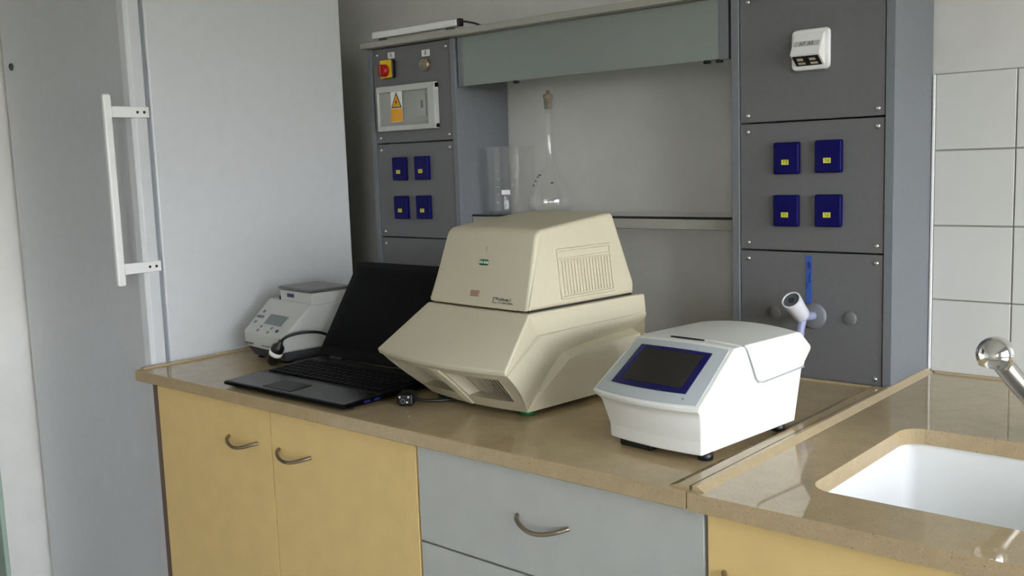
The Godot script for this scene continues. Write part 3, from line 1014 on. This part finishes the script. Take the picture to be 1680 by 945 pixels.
func build_glassware() -> void:
	var sy := CH + 0.3229
	var b := thing("beaker", "tall clear glass beaker on the shelf beside the flask", "beaker", Vector3(-1.051, sy, 0.080))
	var g := MB.new()
	var R := 0.064
	g.lathe([Vector2(0, 0.0), Vector2(R - 0.006, 0.0), Vector2(R - 0.001, 0.002), Vector2(R, 0.007), Vector2(R, 0.165), Vector2(R + 0.0035, 0.172), Vector2(R + 0.003, 0.1745), Vector2(R - 0.001, 0.172), Vector2(R - 0.0022, 0.165), Vector2(R - 0.0022, 0.007), Vector2(R - 0.006, 0.003), Vector2(0, 0.003)], 48)
	part(b, "wall", g, M.labglass)
	var lab := MB.new()
	var rows := []
	for y in [0.050, 0.062]:
		var row := []
		for i in 7:
			var a := 0.9 + 0.36 * i / 6.0
			row.append(Vector3((R + 0.0003) * cos(a), y, (R + 0.0003) * sin(a)))
		rows.append(row)
	lab.patch(rows, Vector3(0.5, 0, 1))
	part(b, "write_on_patch", lab, M.pp, "white write-on patch")
	for k in 6:
		var mk := MB.new()
		var p := []
		for i in 4:
			var a := 1.36 + (0.14 if k % 2 == 0 else 0.08) * i / 3.0
			p.append(Vector3((R + 0.0003) * cos(a), 0.03 + 0.02 * k, (R + 0.0003) * sin(a)))
		mk.tube(p, 0.0005, 5)
		part(b, "graduation", mk, M.pp)
	var f := thing("volumetric_flask", "clear pear shaped volumetric flask with long neck and brown stopper", "flask", Vector3(-0.917, sy, 0.080))
	var q := MB.new()
	var outer := [Vector2(0, 0.0), Vector2(0.036, 0.0), Vector2(0.048, 0.003), Vector2(0.0565, 0.012), Vector2(0.0595, 0.024), Vector2(0.0585, 0.038), Vector2(0.053, 0.056), Vector2(0.043, 0.077), Vector2(0.031, 0.098), Vector2(0.020, 0.115), Vector2(0.0125, 0.131), Vector2(0.0095, 0.148), Vector2(0.0088, 0.17), Vector2(0.0088, 0.262), Vector2(0.0115, 0.266), Vector2(0.0115, 0.285)]
	var pr := outer.duplicate()
	pr.append(Vector2(0.0092, 0.285))
	for i in range(outer.size() - 1, 0, -1):
		var o: Vector2 = outer[i]
		pr.append(Vector2(maxf(o.x - 0.0019, 0.0), maxf(o.y, 0.0022) if i > 2 else 0.0022))
	pr.append(Vector2(0, 0.0022))
	q.lathe(pr, 44)
	part(f, "bulb", q, M.labglass)
	var st := MB.new()
	st.lathe([Vector2(0, 0.264), Vector2(0.0088, 0.264), Vector2(0.0092, 0.288), Vector2(0.0125, 0.290), Vector2(0.0125, 0.290), Vector2(0.0125, 0.299), Vector2(0.0105, 0.301), Vector2(0.0105, 0.301), Vector2(0.004, 0.303), Vector2(0.006, 0.309), Vector2(0.0, 0.311)], 24)
	part(f, "stopper", st, M.cork, "brown ground stopper")
	for k in 5:
		var mk := MB.new()
		var y: float = [0.098, 0.093, 0.083, 0.072, 0.078][k]
		var r := 0.0
		for i in outer.size() - 1:
			if outer[i].y <= y and outer[i + 1].y > y:
				r = lerpf(outer[i].x, outer[i + 1].x, (y - outer[i].y) / (outer[i + 1].y - outer[i].y))
		var a0: float = [1.75, 1.98, 2.05, 2.08, 0.72][k]
		var p := []
		for i in 4:
			p.append(Vector3((r + 0.0004) * cos(a0 + [0.34, 0.2, 0.12, 0.12, 0.14][k] * i / 3.0), y, (r + 0.0004) * sin(a0 + [0.34, 0.2, 0.12, 0.12, 0.14][k] * i / 3.0)))
		mk.tube(p, 0.0017, 6)
		part(f, "printed_mark", mk, M.ink)


# ------------------------------------------------------------------ instruments
func build_detector() -> void:
	var t := thing("pcr_detector", "large cream bench instrument with lidded top and sloped front", "instrument", Vector3(-0.574, CH, 0.737), -5.0)
	var foot := MB.new()
	foot.lathe([Vector2(0, 0), Vector2(0.014, 0), Vector2(0.016, 0.003), Vector2(0.016, 0.0095), Vector2(0, 0.0095)], 18)
	for q in [[0.116, -0.014], [-0.116, -0.014], [0.112, -0.29], [-0.112, -0.29]]:
		var o := part(t, "foot", foot, M.green_foot, "green round rubber foot")
		o.position = Vector3(q[0], 0, q[1])
	# upper housing: sloped front, top deck and the bright flange along the sides
	var up := MB.new()
	up.shell([[0.096, 0.095, 0.180, 0.022, 0.0, 0.004], [0.100, 0.106, 0.182, 0.022, 0.0, 0.005], [0.0, 0.188, 0.143, 0.003, 0.0, 0.006], [-0.325, 0.188, 0.143, 0.0, 0.0, 0.006], [-0.33, 0.149, 0.143, 0.0, 0.0, 0.006], [-0.02, 0.145, 0.143, 0.004, 0.0, 0.01]], 0.004, 12)
	part(t, "upper_housing", up, M.cream)
	# lower housing: concave side bands, lower sides, undercut front with two air vents
	var lo := MB.new()
	for s in [-1.0, 1.0]:
		var F := [Vector3(0.178, 0.096, 0.092), Vector3(0.149, 0.129, 0.004), Vector3(0.1405, 0.143, -0.032), Vector3(0.1415, 0.147, -0.12), Vector3(0.1435, 0.1485, -0.328)]
		var L := [Vector3(0.134, 0.011, 0.004), Vector3(0.118, 0.066, -0.066), Vector3(0.110, 0.096, -0.112), Vector3(0.107, 0.106, -0.18), Vector3(0.106, 0.114, -0.328)]
		# rounded bumper band under the flange, drawn in towards a groove
		var rows := []
		for k in 7:
			var f := float(k) / 6.0
			var row := []
			for i in 5:
				var top: Vector3 = F[i]
				var a: Vector3 = top.lerp(L[i], f)
				a.x = lerpf(L[i].x, top.x, cos(f * PI / 2.0))
				row.append(Vector3(a.x * s, a.y, a.z))
			rows.append(row)
		lo.patch(rows, Vector3(s, -0.2, 0.1))
		for i in 4:
			var rise := Vector3(0, 0.004, 0)
			lo.quad(rows[0][i], rows[0][i + 1], rows[0][i + 1] + Vector3(-0.006 * s, 0, 0) + rise, rows[0][i] + Vector3(-0.006 * s, 0, 0) + rise, Vector3(0.3 * s, 1, 0))
		# front edge of the band closed against the undercut front
		for k in 6:
			var f0 := float(k) / 6.0
			var f1 := float(k + 1) / 6.0
			var e0 := Vector3(lerpf(0.178, 0.134, f0) * s, lerpf(0.096, 0.0095, f0), lerpf(0.092, 0.004, f0) - 0.004 * sin(PI * f0))
			var e1 := Vector3(lerpf(0.178, 0.134, f1) * s, lerpf(0.096, 0.0095, f1), lerpf(0.092, 0.004, f1) - 0.004 * sin(PI * f1))
			lo.quad(rows[k][0], rows[k + 1][0], e1, e0, Vector3(0.2 * s, -0.5, 1))
		# lower side stands proud of the groove, with a small shoulder
		var E := [Vector3(0.1345, 0.0105, 0.003), Vector3(0.1315, 0.059, -0.069), Vector3(0.129, 0.088, -0.117), Vector3(0.128, 0.098, -0.18), Vector3(0.127, 0.106, -0.328)]
		var B := [Vector3(0.1345, 0.009, 0.003), Vector3(0.136, 0.009, -0.066), Vector3(0.136, 0.009, -0.112), Vector3(0.136, 0.009, -0.18), Vector3(0.136, 0.009, -0.328)]
		var mx := Vector3(s, 1, 1)
		for i in 4:
			lo.quad(L[i] * mx, L[i + 1] * mx, E[i + 1] * mx, E[i] * mx, Vector3(s, 1, 0))
			lo.quad(E[i] * mx, E[i + 1] * mx, B[i + 1] * mx, B[i] * mx, Vector3(s, 0, 0))
	lo.quad(Vector3(-0.136, 0.009, -0.328), Vector3(0.136, 0.009, -0.328), Vector3(0.140, 0.151, -0.328), Vector3(-0.140, 0.151, -0.328), Vector3.FORWARD)
	lo.quad(Vector3(-0.136, 0.009, -0.328), Vector3(0.136, 0.009, -0.328), Vector3(0.134, 0.009, 0.004), Vector3(-0.134, 0.009, 0.004), Vector3.DOWN)
	var fp := func(s: float, q: float) -> Vector3:
		var a := Vector3(0.178 * s, 0.096, 0.092 + 0.022 * (1.0 - s * s))
		var b := Vector3(0.134 * s, 0.0095, 0.004 + 0.016 * (1.0 - s * s))
		var o := a.lerp(b, q)
		o.z -= 0.004 * sin(PI * q)
		return o
	var S := [-1.0, -0.87, -0.6, -0.35, -0.13, 0.0, 0.13, 0.35, 0.6, 0.87, 1.0]
	var Q := [0.0, 0.13, 0.45, 0.74, 1.0]
	for i in S.size() - 1:
		for j in Q.size() - 1:
			var open: bool = (i in [1, 2, 3, 6, 7, 8]) and (j in [1, 2])
			if not open:
				lo.quad(fp.call(S[i], Q[j]), fp.call(S[i + 1], Q[j]), fp.call(S[i + 1], Q[j + 1]), fp.call(S[i], Q[j + 1]), Vector3(0, -0.6, 1))
	var back := Vector3(0, 0.006, -0.068)
	for side in [[-0.87, -0.13], [0.13, 0.87]]:
		var c00: Vector3 = fp.call(side[0], 0.13)
		var c10: Vector3 = fp.call(side[1], 0.13)
		var c11: Vector3 = fp.call(side[1], 0.74)
		var c01: Vector3 = fp.call(side[0], 0.74)
		lo.quad(c00, c01, c01 + back, c00 + back, Vector3.RIGHT)
		lo.quad(c10, c11, c11 + back, c10 + back, Vector3.LEFT)
		lo.quad(c01, c11, c11 + back, c01 + back, Vector3.UP)
		for i in 3:
			var e: Array = [[1, 2], [2, 3], [3, 4]][i] if side[0] < 0 else [[6, 7], [7, 8], [8, 9]][i]
			var pa: Vector3 = fp.call(S[e[0]], 0.13)
			var pb: Vector3 = fp.call(S[e[1]], 0.13)
			lo.quad(pa, pb, pb + back, pa + back, Vector3.DOWN)
	var lower := part(t, "lower_housing", lo, M.cream)
	for side in [[-0.87, -0.13], [0.13, 0.87]]:
		var c00: Vector3 = fp.call(side[0], 0.13) + back * 0.45
		var c10: Vector3 = fp.call(side[1], 0.13) + back * 0.45
		var c11: Vector3 = fp.call(side[1], 0.74) + back * 0.45
		var c01: Vector3 = fp.call(side[0], 0.74) + back * 0.45
		var bk := MB.new()
		bk.tube([c00, c10], 0.0022, 6)
		var vb := part(t, "vent_grille", bk, M.cream_dark, "slatted air vent in the undercut front")
		for i in 15:
			var f := (i + 0.5) / 15.0
			var a := c00.lerp(c10, f) + Vector3(0, 0, 0.004)
			var b := c01.lerp(c11, f) + Vector3(0, 0, 0.004)
			var sl := MB.new()
			sl.tube([a, b], 0.0015, 6)
			part(vb, "slat", sl, M.cream_dark)
	var fin := MB.new()
	for s in [-0.055, 0.0, 0.055]:
		fin.tube([fp.call(s, 0.06) + Vector3(0, 0, -0.001), fp.call(s, 0.5), fp.call(s, 0.96) + Vector3(0, 0, -0.001)], 0.004, 8)
	part(t, "front_ridges", fin, M.cream)
	# lid
	var lid := MB.new()
	lid.shell([[0.0, 0.1915, 0.138, 0.003, 0.0, 0.003], [-0.045, 0.333, 0.124, 0.003, 0.002, 0.026], [-0.258, 0.354, 0.121, 0.0, 0.002, 0.012], [-0.302, 0.212, 0.136, 0.0, 0.0, 0.028], [-0.297, 0.1915, 0.138, 0.0, 0.0, 0.006]], 0.008, 12)
	var ld := part(t, "lid", lid, M.cream)
	var gap := MB.new()
	gap.box(Vector3(0, 0.1897, -0.155), Vector3(0.262, 0.004, 0.285), 0.0)
	part(t, "lid_gap_slab", gap, M.ink)  # dark slab fills the gap between lid and top deck
	# front face of the lid: slope and frame for the marks
	var fdir := Vector3(0, 0.142, -0.045).normalized()
	var fb := Basis(Vector3.RIGHT, fdir, Vector3.RIGHT.cross(fdir))
	var at := func(x: float, y: float, off: float) -> Transform3D:
		return Transform3D(fb, Vector3(x, y, -(y - 0.1915) * 0.045 / 0.1415 + 0.003 * (1.0 - pow(x / 0.13, 2))) + fb.z * off)
	var pill := MB.new()
	pill.prism(rrect(0.028, 0.0115, 0.0056, 5), 0.0, 0.0012, 0.0004, at.call(0.004, 0.272, 0.0))
	var bd := part(ld, "badge", pill, M.green, "green pill badge with white letters")
	letters(bd, "lettering", "BIO-RAD", 0.0072, at.call(0.004, 0.272, 0.0013), M.white, 0.0004, false, true)
	part(ld, "indicator_slot", (func():
		var b := MB.new()
		b.box(Vector3.ZERO, Vector3(0.0016, 0.010, 0.001), 0.0003, at.call(0.004, 0.297, 0.0003))
		return b).call(), M.latch)
	part(ld, "latch", (func():
		var b := MB.new()
		b.box(Vector3(0, 0, 0.001), Vector3(0.024, 0.011, 0.004), 0.001, at.call(-0.004, 0.215, 0.0))
		return b).call(), M.latch, "brown push latch")
	var ic := MB.new()
	for q in [[-0.0048, 0, 0.0012, 0.0105], [0.0, 0.0048, 0.0105, 0.0012], [0.0, -0.0048, 0.0105, 0.0012], [0.0048, 0.003, 0.0012, 0.004]]:
		ic.box(Vector3(q[0], q[1], 0), Vector3(q[2], q[3], 0.0006), 0.0, at.call(0.052, 0.2065, 0.0003))
	part(ld, "emblem", ic, M.print)
	letters(ld, "lettering", "Opticon 2", 0.0078, at.call(0.0755, 0.2088, 0.0004), M.print, 0.0004, false, true)
	letters(ld, "lettering", "Real-Time System", 0.0052, at.call(0.0795, 0.2030, 0.0004), M.print, 0.0003)
	# ribbed window moulded into the lid's side
	var tilt := atan2(0.0175, 0.15)
	var sb := Basis(Vector3.UP, PI / 2) * Basis(Vector3.RIGHT, -tilt)
	var wy := 0.2495
	var wt := Transform3D(sb, Vector3(0.138 - (wy - 0.1915) * 0.1175, wy, -0.165))
	var ring := MB.new()
	ring.box(Vector3(0, 0.044, 0), Vector3(0.152, 0.006, 0.008), 0.002, wt)
	ring.box(Vector3(0, -0.044, 0), Vector3(0.152, 0.006, 0.008), 0.002, wt)
	ring.box(Vector3(-0.073, 0, 0), Vector3(0.006, 0.086, 0.008), 0.002, wt)
	ring.box(Vector3(0.073, 0, 0), Vector3(0.006, 0.086, 0.008), 0.002, wt)
	ring.box(Vector3(0.0, 0.027, 0), Vector3(0.140, 0.005, 0.007), 0.0015, wt)
	var vw := part(ld, "side_vent", ring, M.cream, "moulded ribbed side vent")
	for i in 16:
		var rib := MB.new()
		rib.box(Vector3(-0.0635 + 0.00845 * i, -0.008, 0), Vector3(0.0036, 0.062, 0.0075), 0.0012, wt)
		part(vw, "rib", rib, M.cream)


func build_cycler() -> void:
	var t := thing("thermal_cycler", "white bench instrument with blue framed touchscreen beside the sink worktop", "instrument", Vector3(-0.134, CH, 0.809), -5.0)
	var foot := MB.new()
	foot.lathe([Vector2(0, 0), Vector2(0.011, 0), Vector2(0.012, 0.002), Vector2(0.012, 0.014), Vector2(0, 0.014)], 16)
	for q in [[0.077, -0.026], [0.074, -0.235], [-0.072, -0.235]]:
		var o := part(t, "foot", foot, M.black)
		o.position = Vector3(q[0], 0, q[1])
	part(t, "foot", span(-0.075, -0.01, 0.0, 0.0135, -0.03, -0.004, 0.003), M.black)
	var body := MB.new()
	body.shell([[0.0, 0.0125, 0.0895, 0.008, 0, 0.003], [0.001, 0.034, 0.090, 0.009, 0, 0.01], [0.0125, 0.077, 0.0975, 0.016, 0, 0.02], [0.0235, 0.0855, 0.102, 0.018, 0, 0.004], [0.026, 0.0925, 0.1045, 0.018, 0, 0.003], [-0.080, 0.1645, 0.0955, 0.006, 0.004, 0.012], [-0.266, 0.1625, 0.0945, 0.0, 0.008, 0.03], [-0.307, 0.131, 0.092, 0.0, 0.002, 0.008], [-0.286, 0.113, 0.091, 0, 0, 0.006], [-0.262, 0.0125, 0.0895, 0, 0, 0.003]], 0.0035, 14)
	part(t, "body", body, M.instrument)
	var lid := MB.new()
	lid.shell([[-0.100, 0.1615, 0.0965, 0.006, 0.004, 0.002], [-0.100, 0.1655, 0.0965, 0.006, 0.004, 0.002], [-0.267, 0.1640, 0.0960, 0.0, 0.008, 0.03], [-0.3095, 0.131, 0.0935, 0.0, 0.002, 0.008], [-0.288, 0.110, 0.0930, 0, 0, 0.005], [-0.284, 0.1025, 0.0930, 0, 0, 0.003], [-0.160, 0.0985, 0.0945, 0, 0, 0.016], [-0.140, 0.104, 0.0948, 0, 0, 0.012], [-0.114, 0.152, 0.0962, 0, 0, 0.01]], 0.0018, 14)
	part(t, "lid", lid, M.instrument)
	part(t, "finger_slot", (func():
		var b := MB.new()
		var p := []
		for i in 9:
			var x := -0.032 + 0.064 * i / 8.0
			p.append(Vector3(x, 0.1697 - 3.0 * x * x * 0.4, -0.0905 + 0.006 - 4.0 * x * x))
		b.tube(p, 0.0018, 6)
		return b).call(), M.ink, "dark finger slot at the lid edge")
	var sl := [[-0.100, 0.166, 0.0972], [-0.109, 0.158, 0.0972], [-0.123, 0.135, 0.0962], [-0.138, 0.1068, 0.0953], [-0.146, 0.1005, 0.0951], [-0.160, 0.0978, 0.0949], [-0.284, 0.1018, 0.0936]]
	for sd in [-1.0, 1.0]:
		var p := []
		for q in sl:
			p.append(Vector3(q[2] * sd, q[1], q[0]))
		var seam_strip := MB.new()  # grey strip puts the shade of the lid seam into colour
		seam_strip.tube(p, 0.0011, 6)
		part(t, "lid_seam_shade", seam_strip, M.freezer_trim, "thin grey strip painting in the shaded lid seam")
	# sloped control panel; s across, q up the slope
	var sp := func(x: float, q: float, off: float) -> Vector3:
		var y := lerpf(0.0925, 0.1645, q)
		var z := lerpf(0.026, -0.080, q)
		var hw := lerpf(0.1045, 0.0955, q) - 0.0035
		var bulge := 1.0 - pow(x / hw, 2)
		return Vector3(x, y + lerpf(0.0, 0.004, q) * bulge, z + lerpf(0.018, 0.006, q) * bulge) + Vector3(0, 0.827, 0.562) * off
	var sheet := func(x0: float, x1: float, x2: float, x3: float, q0: float, q1: float, off: float) -> MB:
		var b := MB.new()
		var rows := []
		for i in 7:
			var row := []
			var f := i / 6.0
			for j in 13:
				row.append(sp.call(lerpf(lerpf(x0, x1, j / 12.0), lerpf(x2, x3, j / 12.0), f), lerpf(q0, q1, f), off))
			rows.append(row)
		b.patch(rows, Vector3(0, 1, 1))
		for e in 12:
			b.quad(rows[0][e], rows[0][e + 1], rows[0][e + 1] - Vector3(0, 0.827, 0.562) * off, rows[0][e] - Vector3(0, 0.827, 0.562) * off, Vector3(0, -1, 1))
			b.quad(rows[6][e], rows[6][e + 1], rows[6][e + 1] - Vector3(0, 0.827, 0.562) * off, rows[6][e] - Vector3(0, 0.827, 0.562) * off, Vector3(0, 1, -1))
		for e in 6:
			for s in [0, 12]:
				b.quad(rows[e][s], rows[e + 1][s], rows[e + 1][s] - Vector3(0, 0.827, 0.562) * off, rows[e][s] - Vector3(0, 0.827, 0.562) * off, Vector3(1 if s else -1, 0, 0))
		return b
	var pn := part(t, "control_panel", sheet.call(-0.097, 0.097, -0.0885, 0.0885, 0.035, 0.955, 0.0012), M.instrument_panel)
	part(pn, "screen_bezel", sheet.call(-0.072, 0.071, -0.069, 0.068, 0.19, 0.845, 0.0028), M.navy, "dark blue screen bezel")
	part(pn, "screen_display", sheet.call(-0.057, 0.060, -0.055, 0.058, 0.265, 0.79, 0.0034), M.display_off, "dark switched-off display")
	part(pn, "bezel_reflection", sheet.call(-0.064, -0.0605, -0.0615, -0.058, 0.225, 0.81, 0.0033), M.navy_light)  # lighter stripe paints a streak of reflection onto the left bezel
	part(pn, "lettering_mark", sheet.call(-0.080, -0.064, -0.080, -0.064, 0.088, 0.104, 0.0016), M.mixer)
	part(pn, "indicator", sheet.call(0.070, 0.0735, 0.070, 0.0735, 0.11, 0.125, 0.0016), M.key_grey)


func build_mixer() -> void:
	var t := thing("thermal_mixer", "small light grey bench mixer with keypad and dark lid in the corner", "instrument", Vector3(-1.318, CH, 0.700), -6.0)
	part(t, "base", (func():
		var b := MB.new()
		b.shell([[-0.004, 0.030, 0.088, 0.003, 0, 0.002], [-0.016, 0.006, 0.080, 0.003, 0, 0.004], [-0.20, 0.006, 0.080, 0, 0, 0.004], [-0.214, 0.030, 0.090, 0, 0, 0.002]], 0.003, 6)
		return b).call(), M.mixer_base)
	for q in [[-0.06, -0.03], [0.06, -0.03], [-0.06, -0.18], [0.06, -0.18]]:
		var f := MB.new()
		f.lathe([Vector2(0, 0), Vector2(0.012, 0), Vector2(0.013, 0.008), Vector2(0, 0.008)], 14, Transform3D(Basis.IDENTITY, Vector3(q[0], 0, q[1])))
		part(t, "foot", f, M.black)
	var b := MB.new()
	b.shell([[0.0, 0.030, 0.0945, 0.004, 0, 0.004], [0.001, 0.0665, 0.095, 0.004, 0, 0.008], [-0.078, 0.1365, 0.102, 0.002, 0, 0.008], [-0.215, 0.1365, 0.102, 0, 0, 0.006], [-0.220, 0.030, 0.0945, 0, 0, 0.004]], 0.006, 8)
	var body := part(t, "body", b, M.mixer)
	part(t, "block_housing", span(-0.046, 0.1005, 0.134, 0.1635, -0.190, -0.079, 0.003), M.mixer)
	part(t, "lid", span(-0.052, 0.1045, 0.1635, 0.1715, -0.196, -0.076, 0.0035), M.smoke_lid, "dark grey hinged lid")
	part(t, "catch", span(-0.008, 0.020, 0.147, 0.156, -0.0795, -0.0755, 0.001), M.navy, "dark blue catch")
	part(t, "side_notch", span(-0.050, -0.0465, 0.137, 0.147, -0.090, -0.078, 0.0005), M.ink)
	var sd := Vector3(0, 0.070, -0.079).normalized()
	var sb := Basis(Vector3.RIGHT, sd, Vector3.RIGHT.cross(sd))
	var at := func(x: float, q: float, off: float) -> Transform3D:
		return Transform3D(sb, Vector3(x, lerpf(0.0665, 0.1365, q), lerpf(0.001, -0.078, q) + 0.0022) + sb.z * off)
	part(body, "display", (func():
		var m := MB.new()
		m.box(Vector3.ZERO, Vector3(0.083, 0.031, 0.0012), 0.0003, at.call(0.012, 0.43, 0.0004))
		return m).call(), M.lcd, "grey liquid crystal display")
	for q in [[-0.069, 0.62], [-0.079, 0.46], [-0.056, 0.46], [-0.068, 0.46], [-0.071, 0.30], [-0.028, 0.20], [-0.030, 0.08], [0.022, 0.20], [0.019, 0.07], [0.052, 0.15]]:
		var m := MB.new()
		m.box(Vector3.ZERO, Vector3(0.009, 0.008, 0.0014), 0.0005, at.call(q[0], q[1], 0.0005))
		part(body, "key", m, M.key_grey if q[0] < 0.05 else M.navy_light)
	letters(body, "lettering", "eppendorf", 0.0085, Transform3D(Basis.IDENTITY, Vector3(-0.066, 0.0385, 0.0036)), M.print, 0.0006, false, true)
	part(body, "model_strip", span(-0.002, 0.075, 0.0375, 0.0400, 0.003, 0.0046, 0.0), M.key_grey)


func build_laptop() -> void:
	var t := thing("laptop", "open black laptop with its screen tilted back", "laptop", Vector3(-0.954, CH, 0.792))
	# local x -0.202..0.202, front at z 0.127, hinge at z -0.127
	var base := MB.new()
	var P := PackedVector3Array()
	for x in [-0.202, 0.202]:
		for q in [[0.005, 0.127], [0.013, 0.127], [0.024, -0.128], [0.004, -0.128]]:
			P.append(Vector3(x, q[0], q[1]))
	base.poly(P, [[3, 2, 1, 0], [4, 5, 6, 7], [0, 1, 5, 4], [1, 2, 6, 5], [2, 3, 7, 6], [3, 0, 4, 7]], 0.003)
	part(t, "base", base, M.laptop)
	for q in [[-0.18, 0.10], [0.18, 0.10], [-0.18, -0.11], [0.18, -0.11]]:
		part(t, "rubber_foot", span(q[0] - 0.012, q[0] + 0.012, 0.0, 0.0062, q[1] - 0.006, q[1] + 0.006, 0.001), M.black)
	var sl := atan2(0.011, 0.255)
	var bt := Transform3D(Basis(Vector3.RIGHT, sl), Vector3(0, 0.0186, 0.0))
	part(t, "palm_rest", (func():
		var b := MB.new()
		b.box(Vector3(0, 0, 0.080), Vector3(0.392, 0.0012, 0.084), 0.0005, bt)
		return b).call(), M.laptop_palm, "glossy dark palm rest")
	part(t, "touchpad", (func():
		var b := MB.new()
		b.box(Vector3(-0.03, 0.0008, 0.086), Vector3(0.095, 0.0012, 0.055), 0.0004, bt)
		return b).call(), M.laptop)
	var key := MB.new()
	key.box(Vector3.ZERO, Vector3(0.0165, 0.003, 0.0165), 0.001)
	for row in 6:
		for col in 19:
			var k := part(t, "key", key, M.laptop_key) if row == 0 and col == 0 else null
			if k == null:
				k = MeshInstance3D.new()
				k.name = "key"
				k.mesh = key_mesh
				k.material_override = M.laptop_key
				t.add_child(k, true)
			else:
				key_mesh = k.mesh
			k.transform = bt * Transform3D(Basis.IDENTITY, Vector3(-0.176 + col * 0.0195, 0.0012, -0.082 + row * 0.0192))
	# screen leaning back about thirty-five degrees
	var dir := Vector3(0, 0.212, -0.140).normalized()
	var hb := Basis(Vector3.RIGHT, dir, Vector3.RIGHT.cross(dir))
	var st := Transform3D(hb, Vector3(0, 0.0225, -0.128))
	var lid := MB.new()
	lid.prism(rrect(0.404, 0.246, 0.010, 4), -0.006, 0.003, 0.0015, st * Transform3D(Basis.IDENTITY, Vector3(0, 0.127, 0)))
	var ld := part(t, "screen_lid", lid, M.laptop)
	part(ld, "display", (func():
		var b := MB.new()
		b.box(Vector3(0, 0.130, 0.0031), Vector3(0.368, 0.208, 0.0008), 0.0, st)
		return b).call(), M.laptop_screen, "dark switched-off screen")
	for x in [-0.13, 0.13]:
		var hg := MB.new()
		hg.tube([Vector3(x - 0.022, 0.0235, -0.125), Vector3(x + 0.022, 0.0235, -0.125)], 0.006, 10)
		part(t, "hinge", hg, M.black)
	for z in [0.045, 0.070]:
		part(t, "port", span(0.2015, 0.2024, 0.0085, 0.0125, z - 0.007, z + 0.007, 0.0), M.usb_blue, "blue port on the right edge")


var key_mesh: Mesh


func build_cables() -> void:
	# plug on a black cord propped against the mixer
	var c := thing("mains_plug", "black plug with white band on an arched black cord behind the laptop", "cable", Vector3(-1.248, CH, 0.727))
	var ax := Vector3(0.034, 0.053, -0.004).normalized()
	var kb := Basis(Vector3.UP.cross(ax).normalized(), Vector3.UP.angle_to(ax))
	var kt := Transform3D(kb * Basis.from_scale(Vector3(1.25, 1.0, 1.25)), Vector3(0.0, 0.008, 0.002))
	var pl := MB.new()
	pl.lathe([Vector2(0, 0.0), Vector2(0.008, 0.0), Vector2(0.0105, 0.004), Vector2(0.012, 0.014), Vector2(0.012, 0.026), Vector2(0.0125, 0.04), Vector2(0.012, 0.048), Vector2(0.008, 0.054), Vector2(0.005, 0.056), Vector2(0.0042, 0.066), Vector2(0, 0.066)], 20, kt)
	part(c, "plug", pl, M.black)
	var bd := MB.new()
	bd.lathe([Vector2(0.0115, 0.026), Vector2(0.0127, 0.026), Vector2(0.0131, 0.037), Vector2(0.0118, 0.037)], 20, kt)
	part(c, "band", bd, M.white, "white paper band")
	var tip: Vector3 = kt * Vector3(0, 0.064, 0)
	var cord := MB.new()
	cord.tube(smooth_path([tip, tip + Vector3(0.014, 0.012, -0.012), tip + Vector3(0.034, 0.018, -0.045), tip + Vector3(0.042, 0.008, -0.095), tip + Vector3(0.046, -0.028, -0.15), Vector3(0.10, 0.004, -0.22), Vector3(0.12, 0.004, -0.30)], 6), 0.0034, 8)
	part(c, "cord", cord, M.black)
	# black adapter plug lying between laptop and cream instrument
	var a := thing("adapter_plug", "small black adapter plug with white print beside the laptop corner", "plug", Vector3(-0.700, CH, 0.806), 35.0)
	part(a, "housing", span(-0.017, 0.017, 0.0, 0.026, -0.020, 0.020, 0.006), M.black)
	var mk := MB.new()
	mk.lathe([Vector2(0.0032, 0.0), Vector2(0.0045, 0.0), Vector2(0.0045, 0.0006), Vector2(0.0032, 0.0006)], 16, Transform3D(Basis(Vector3.RIGHT, PI / 2), Vector3(-0.004, 0.011, 0.0197)))
	part(a, "printed_mark", mk, M.key_grey)
	for x in [-0.010, 0.007]:
		part(a, "printed_mark", bx(Vector3(x, 0.019, 0.0200), Vector3(0.003, 0.003, 0.0006), 0.0), M.white)
	part(a, "printed_mark", bx(Vector3(0.004, 0.009, 0.0200), Vector3(0.003, 0.003, 0.0006), 0.0), M.white)
	var cd := MB.new()
	cd.tube(smooth_path([Vector3(0.015, 0.010, -0.002), Vector3(0.05, 0.006, -0.004), Vector3(0.10, 0.004, -0.03), Vector3(0.15, 0.004, -0.08)], 6), 0.003, 8)
	part(a, "cord", cd, M.black)


# ------------------------------------------------------------------
func _ready() -> void:
	var cam := Camera3D.new()
	cam.name = "camera"
	cam.fov = 32.2489
	cam.near = 0.05
	add_child(cam)
	cam.position = Vector3(0.70114, CH + 0.45911, 2.07744)
	cam.basis = Basis.from_euler(Vector3(-0.126835, 0.722809, -0.034821))
	cam.current = true
	var env := Environment.new()
	env.tonemap_mode = Environment.TONE_MAPPER_LINEAR
	env.tonemap_exposure = 1.94
	env.background_mode = Environment.BG_SKY
	var sky := Sky.new()
	var ps := ProceduralSkyMaterial.new()
	ps.sky_top_color = Color(0.84, 0.88, 0.93)
	ps.sky_horizon_color = Color(0.95, 0.955, 0.96)
	ps.ground_horizon_color = Color(0.62, 0.62, 0.58)
	ps.ground_bottom_color = Color(0.42, 0.42, 0.38)
	ps.energy_multiplier = 11.0
	sky.sky_material = ps
	env.sky = sky
	env.ambient_light_source = Environment.AMBIENT_SOURCE_DISABLED
	env.sdfgi_enabled = true
	env.ssao_enabled = true
	env.ssil_enabled = true
	var we := WorldEnvironment.new()
	we.environment = env
	add_child(we)

	materials()
	build_room()
	build_freezer()
	build_worktops()
	build_cabinets()
	build_columns()
	build_upper()
	build_detector()
	build_cycler()
	build_laptop()
	build_mixer()
	build_glassware()
	build_faucet()
	build_cables()
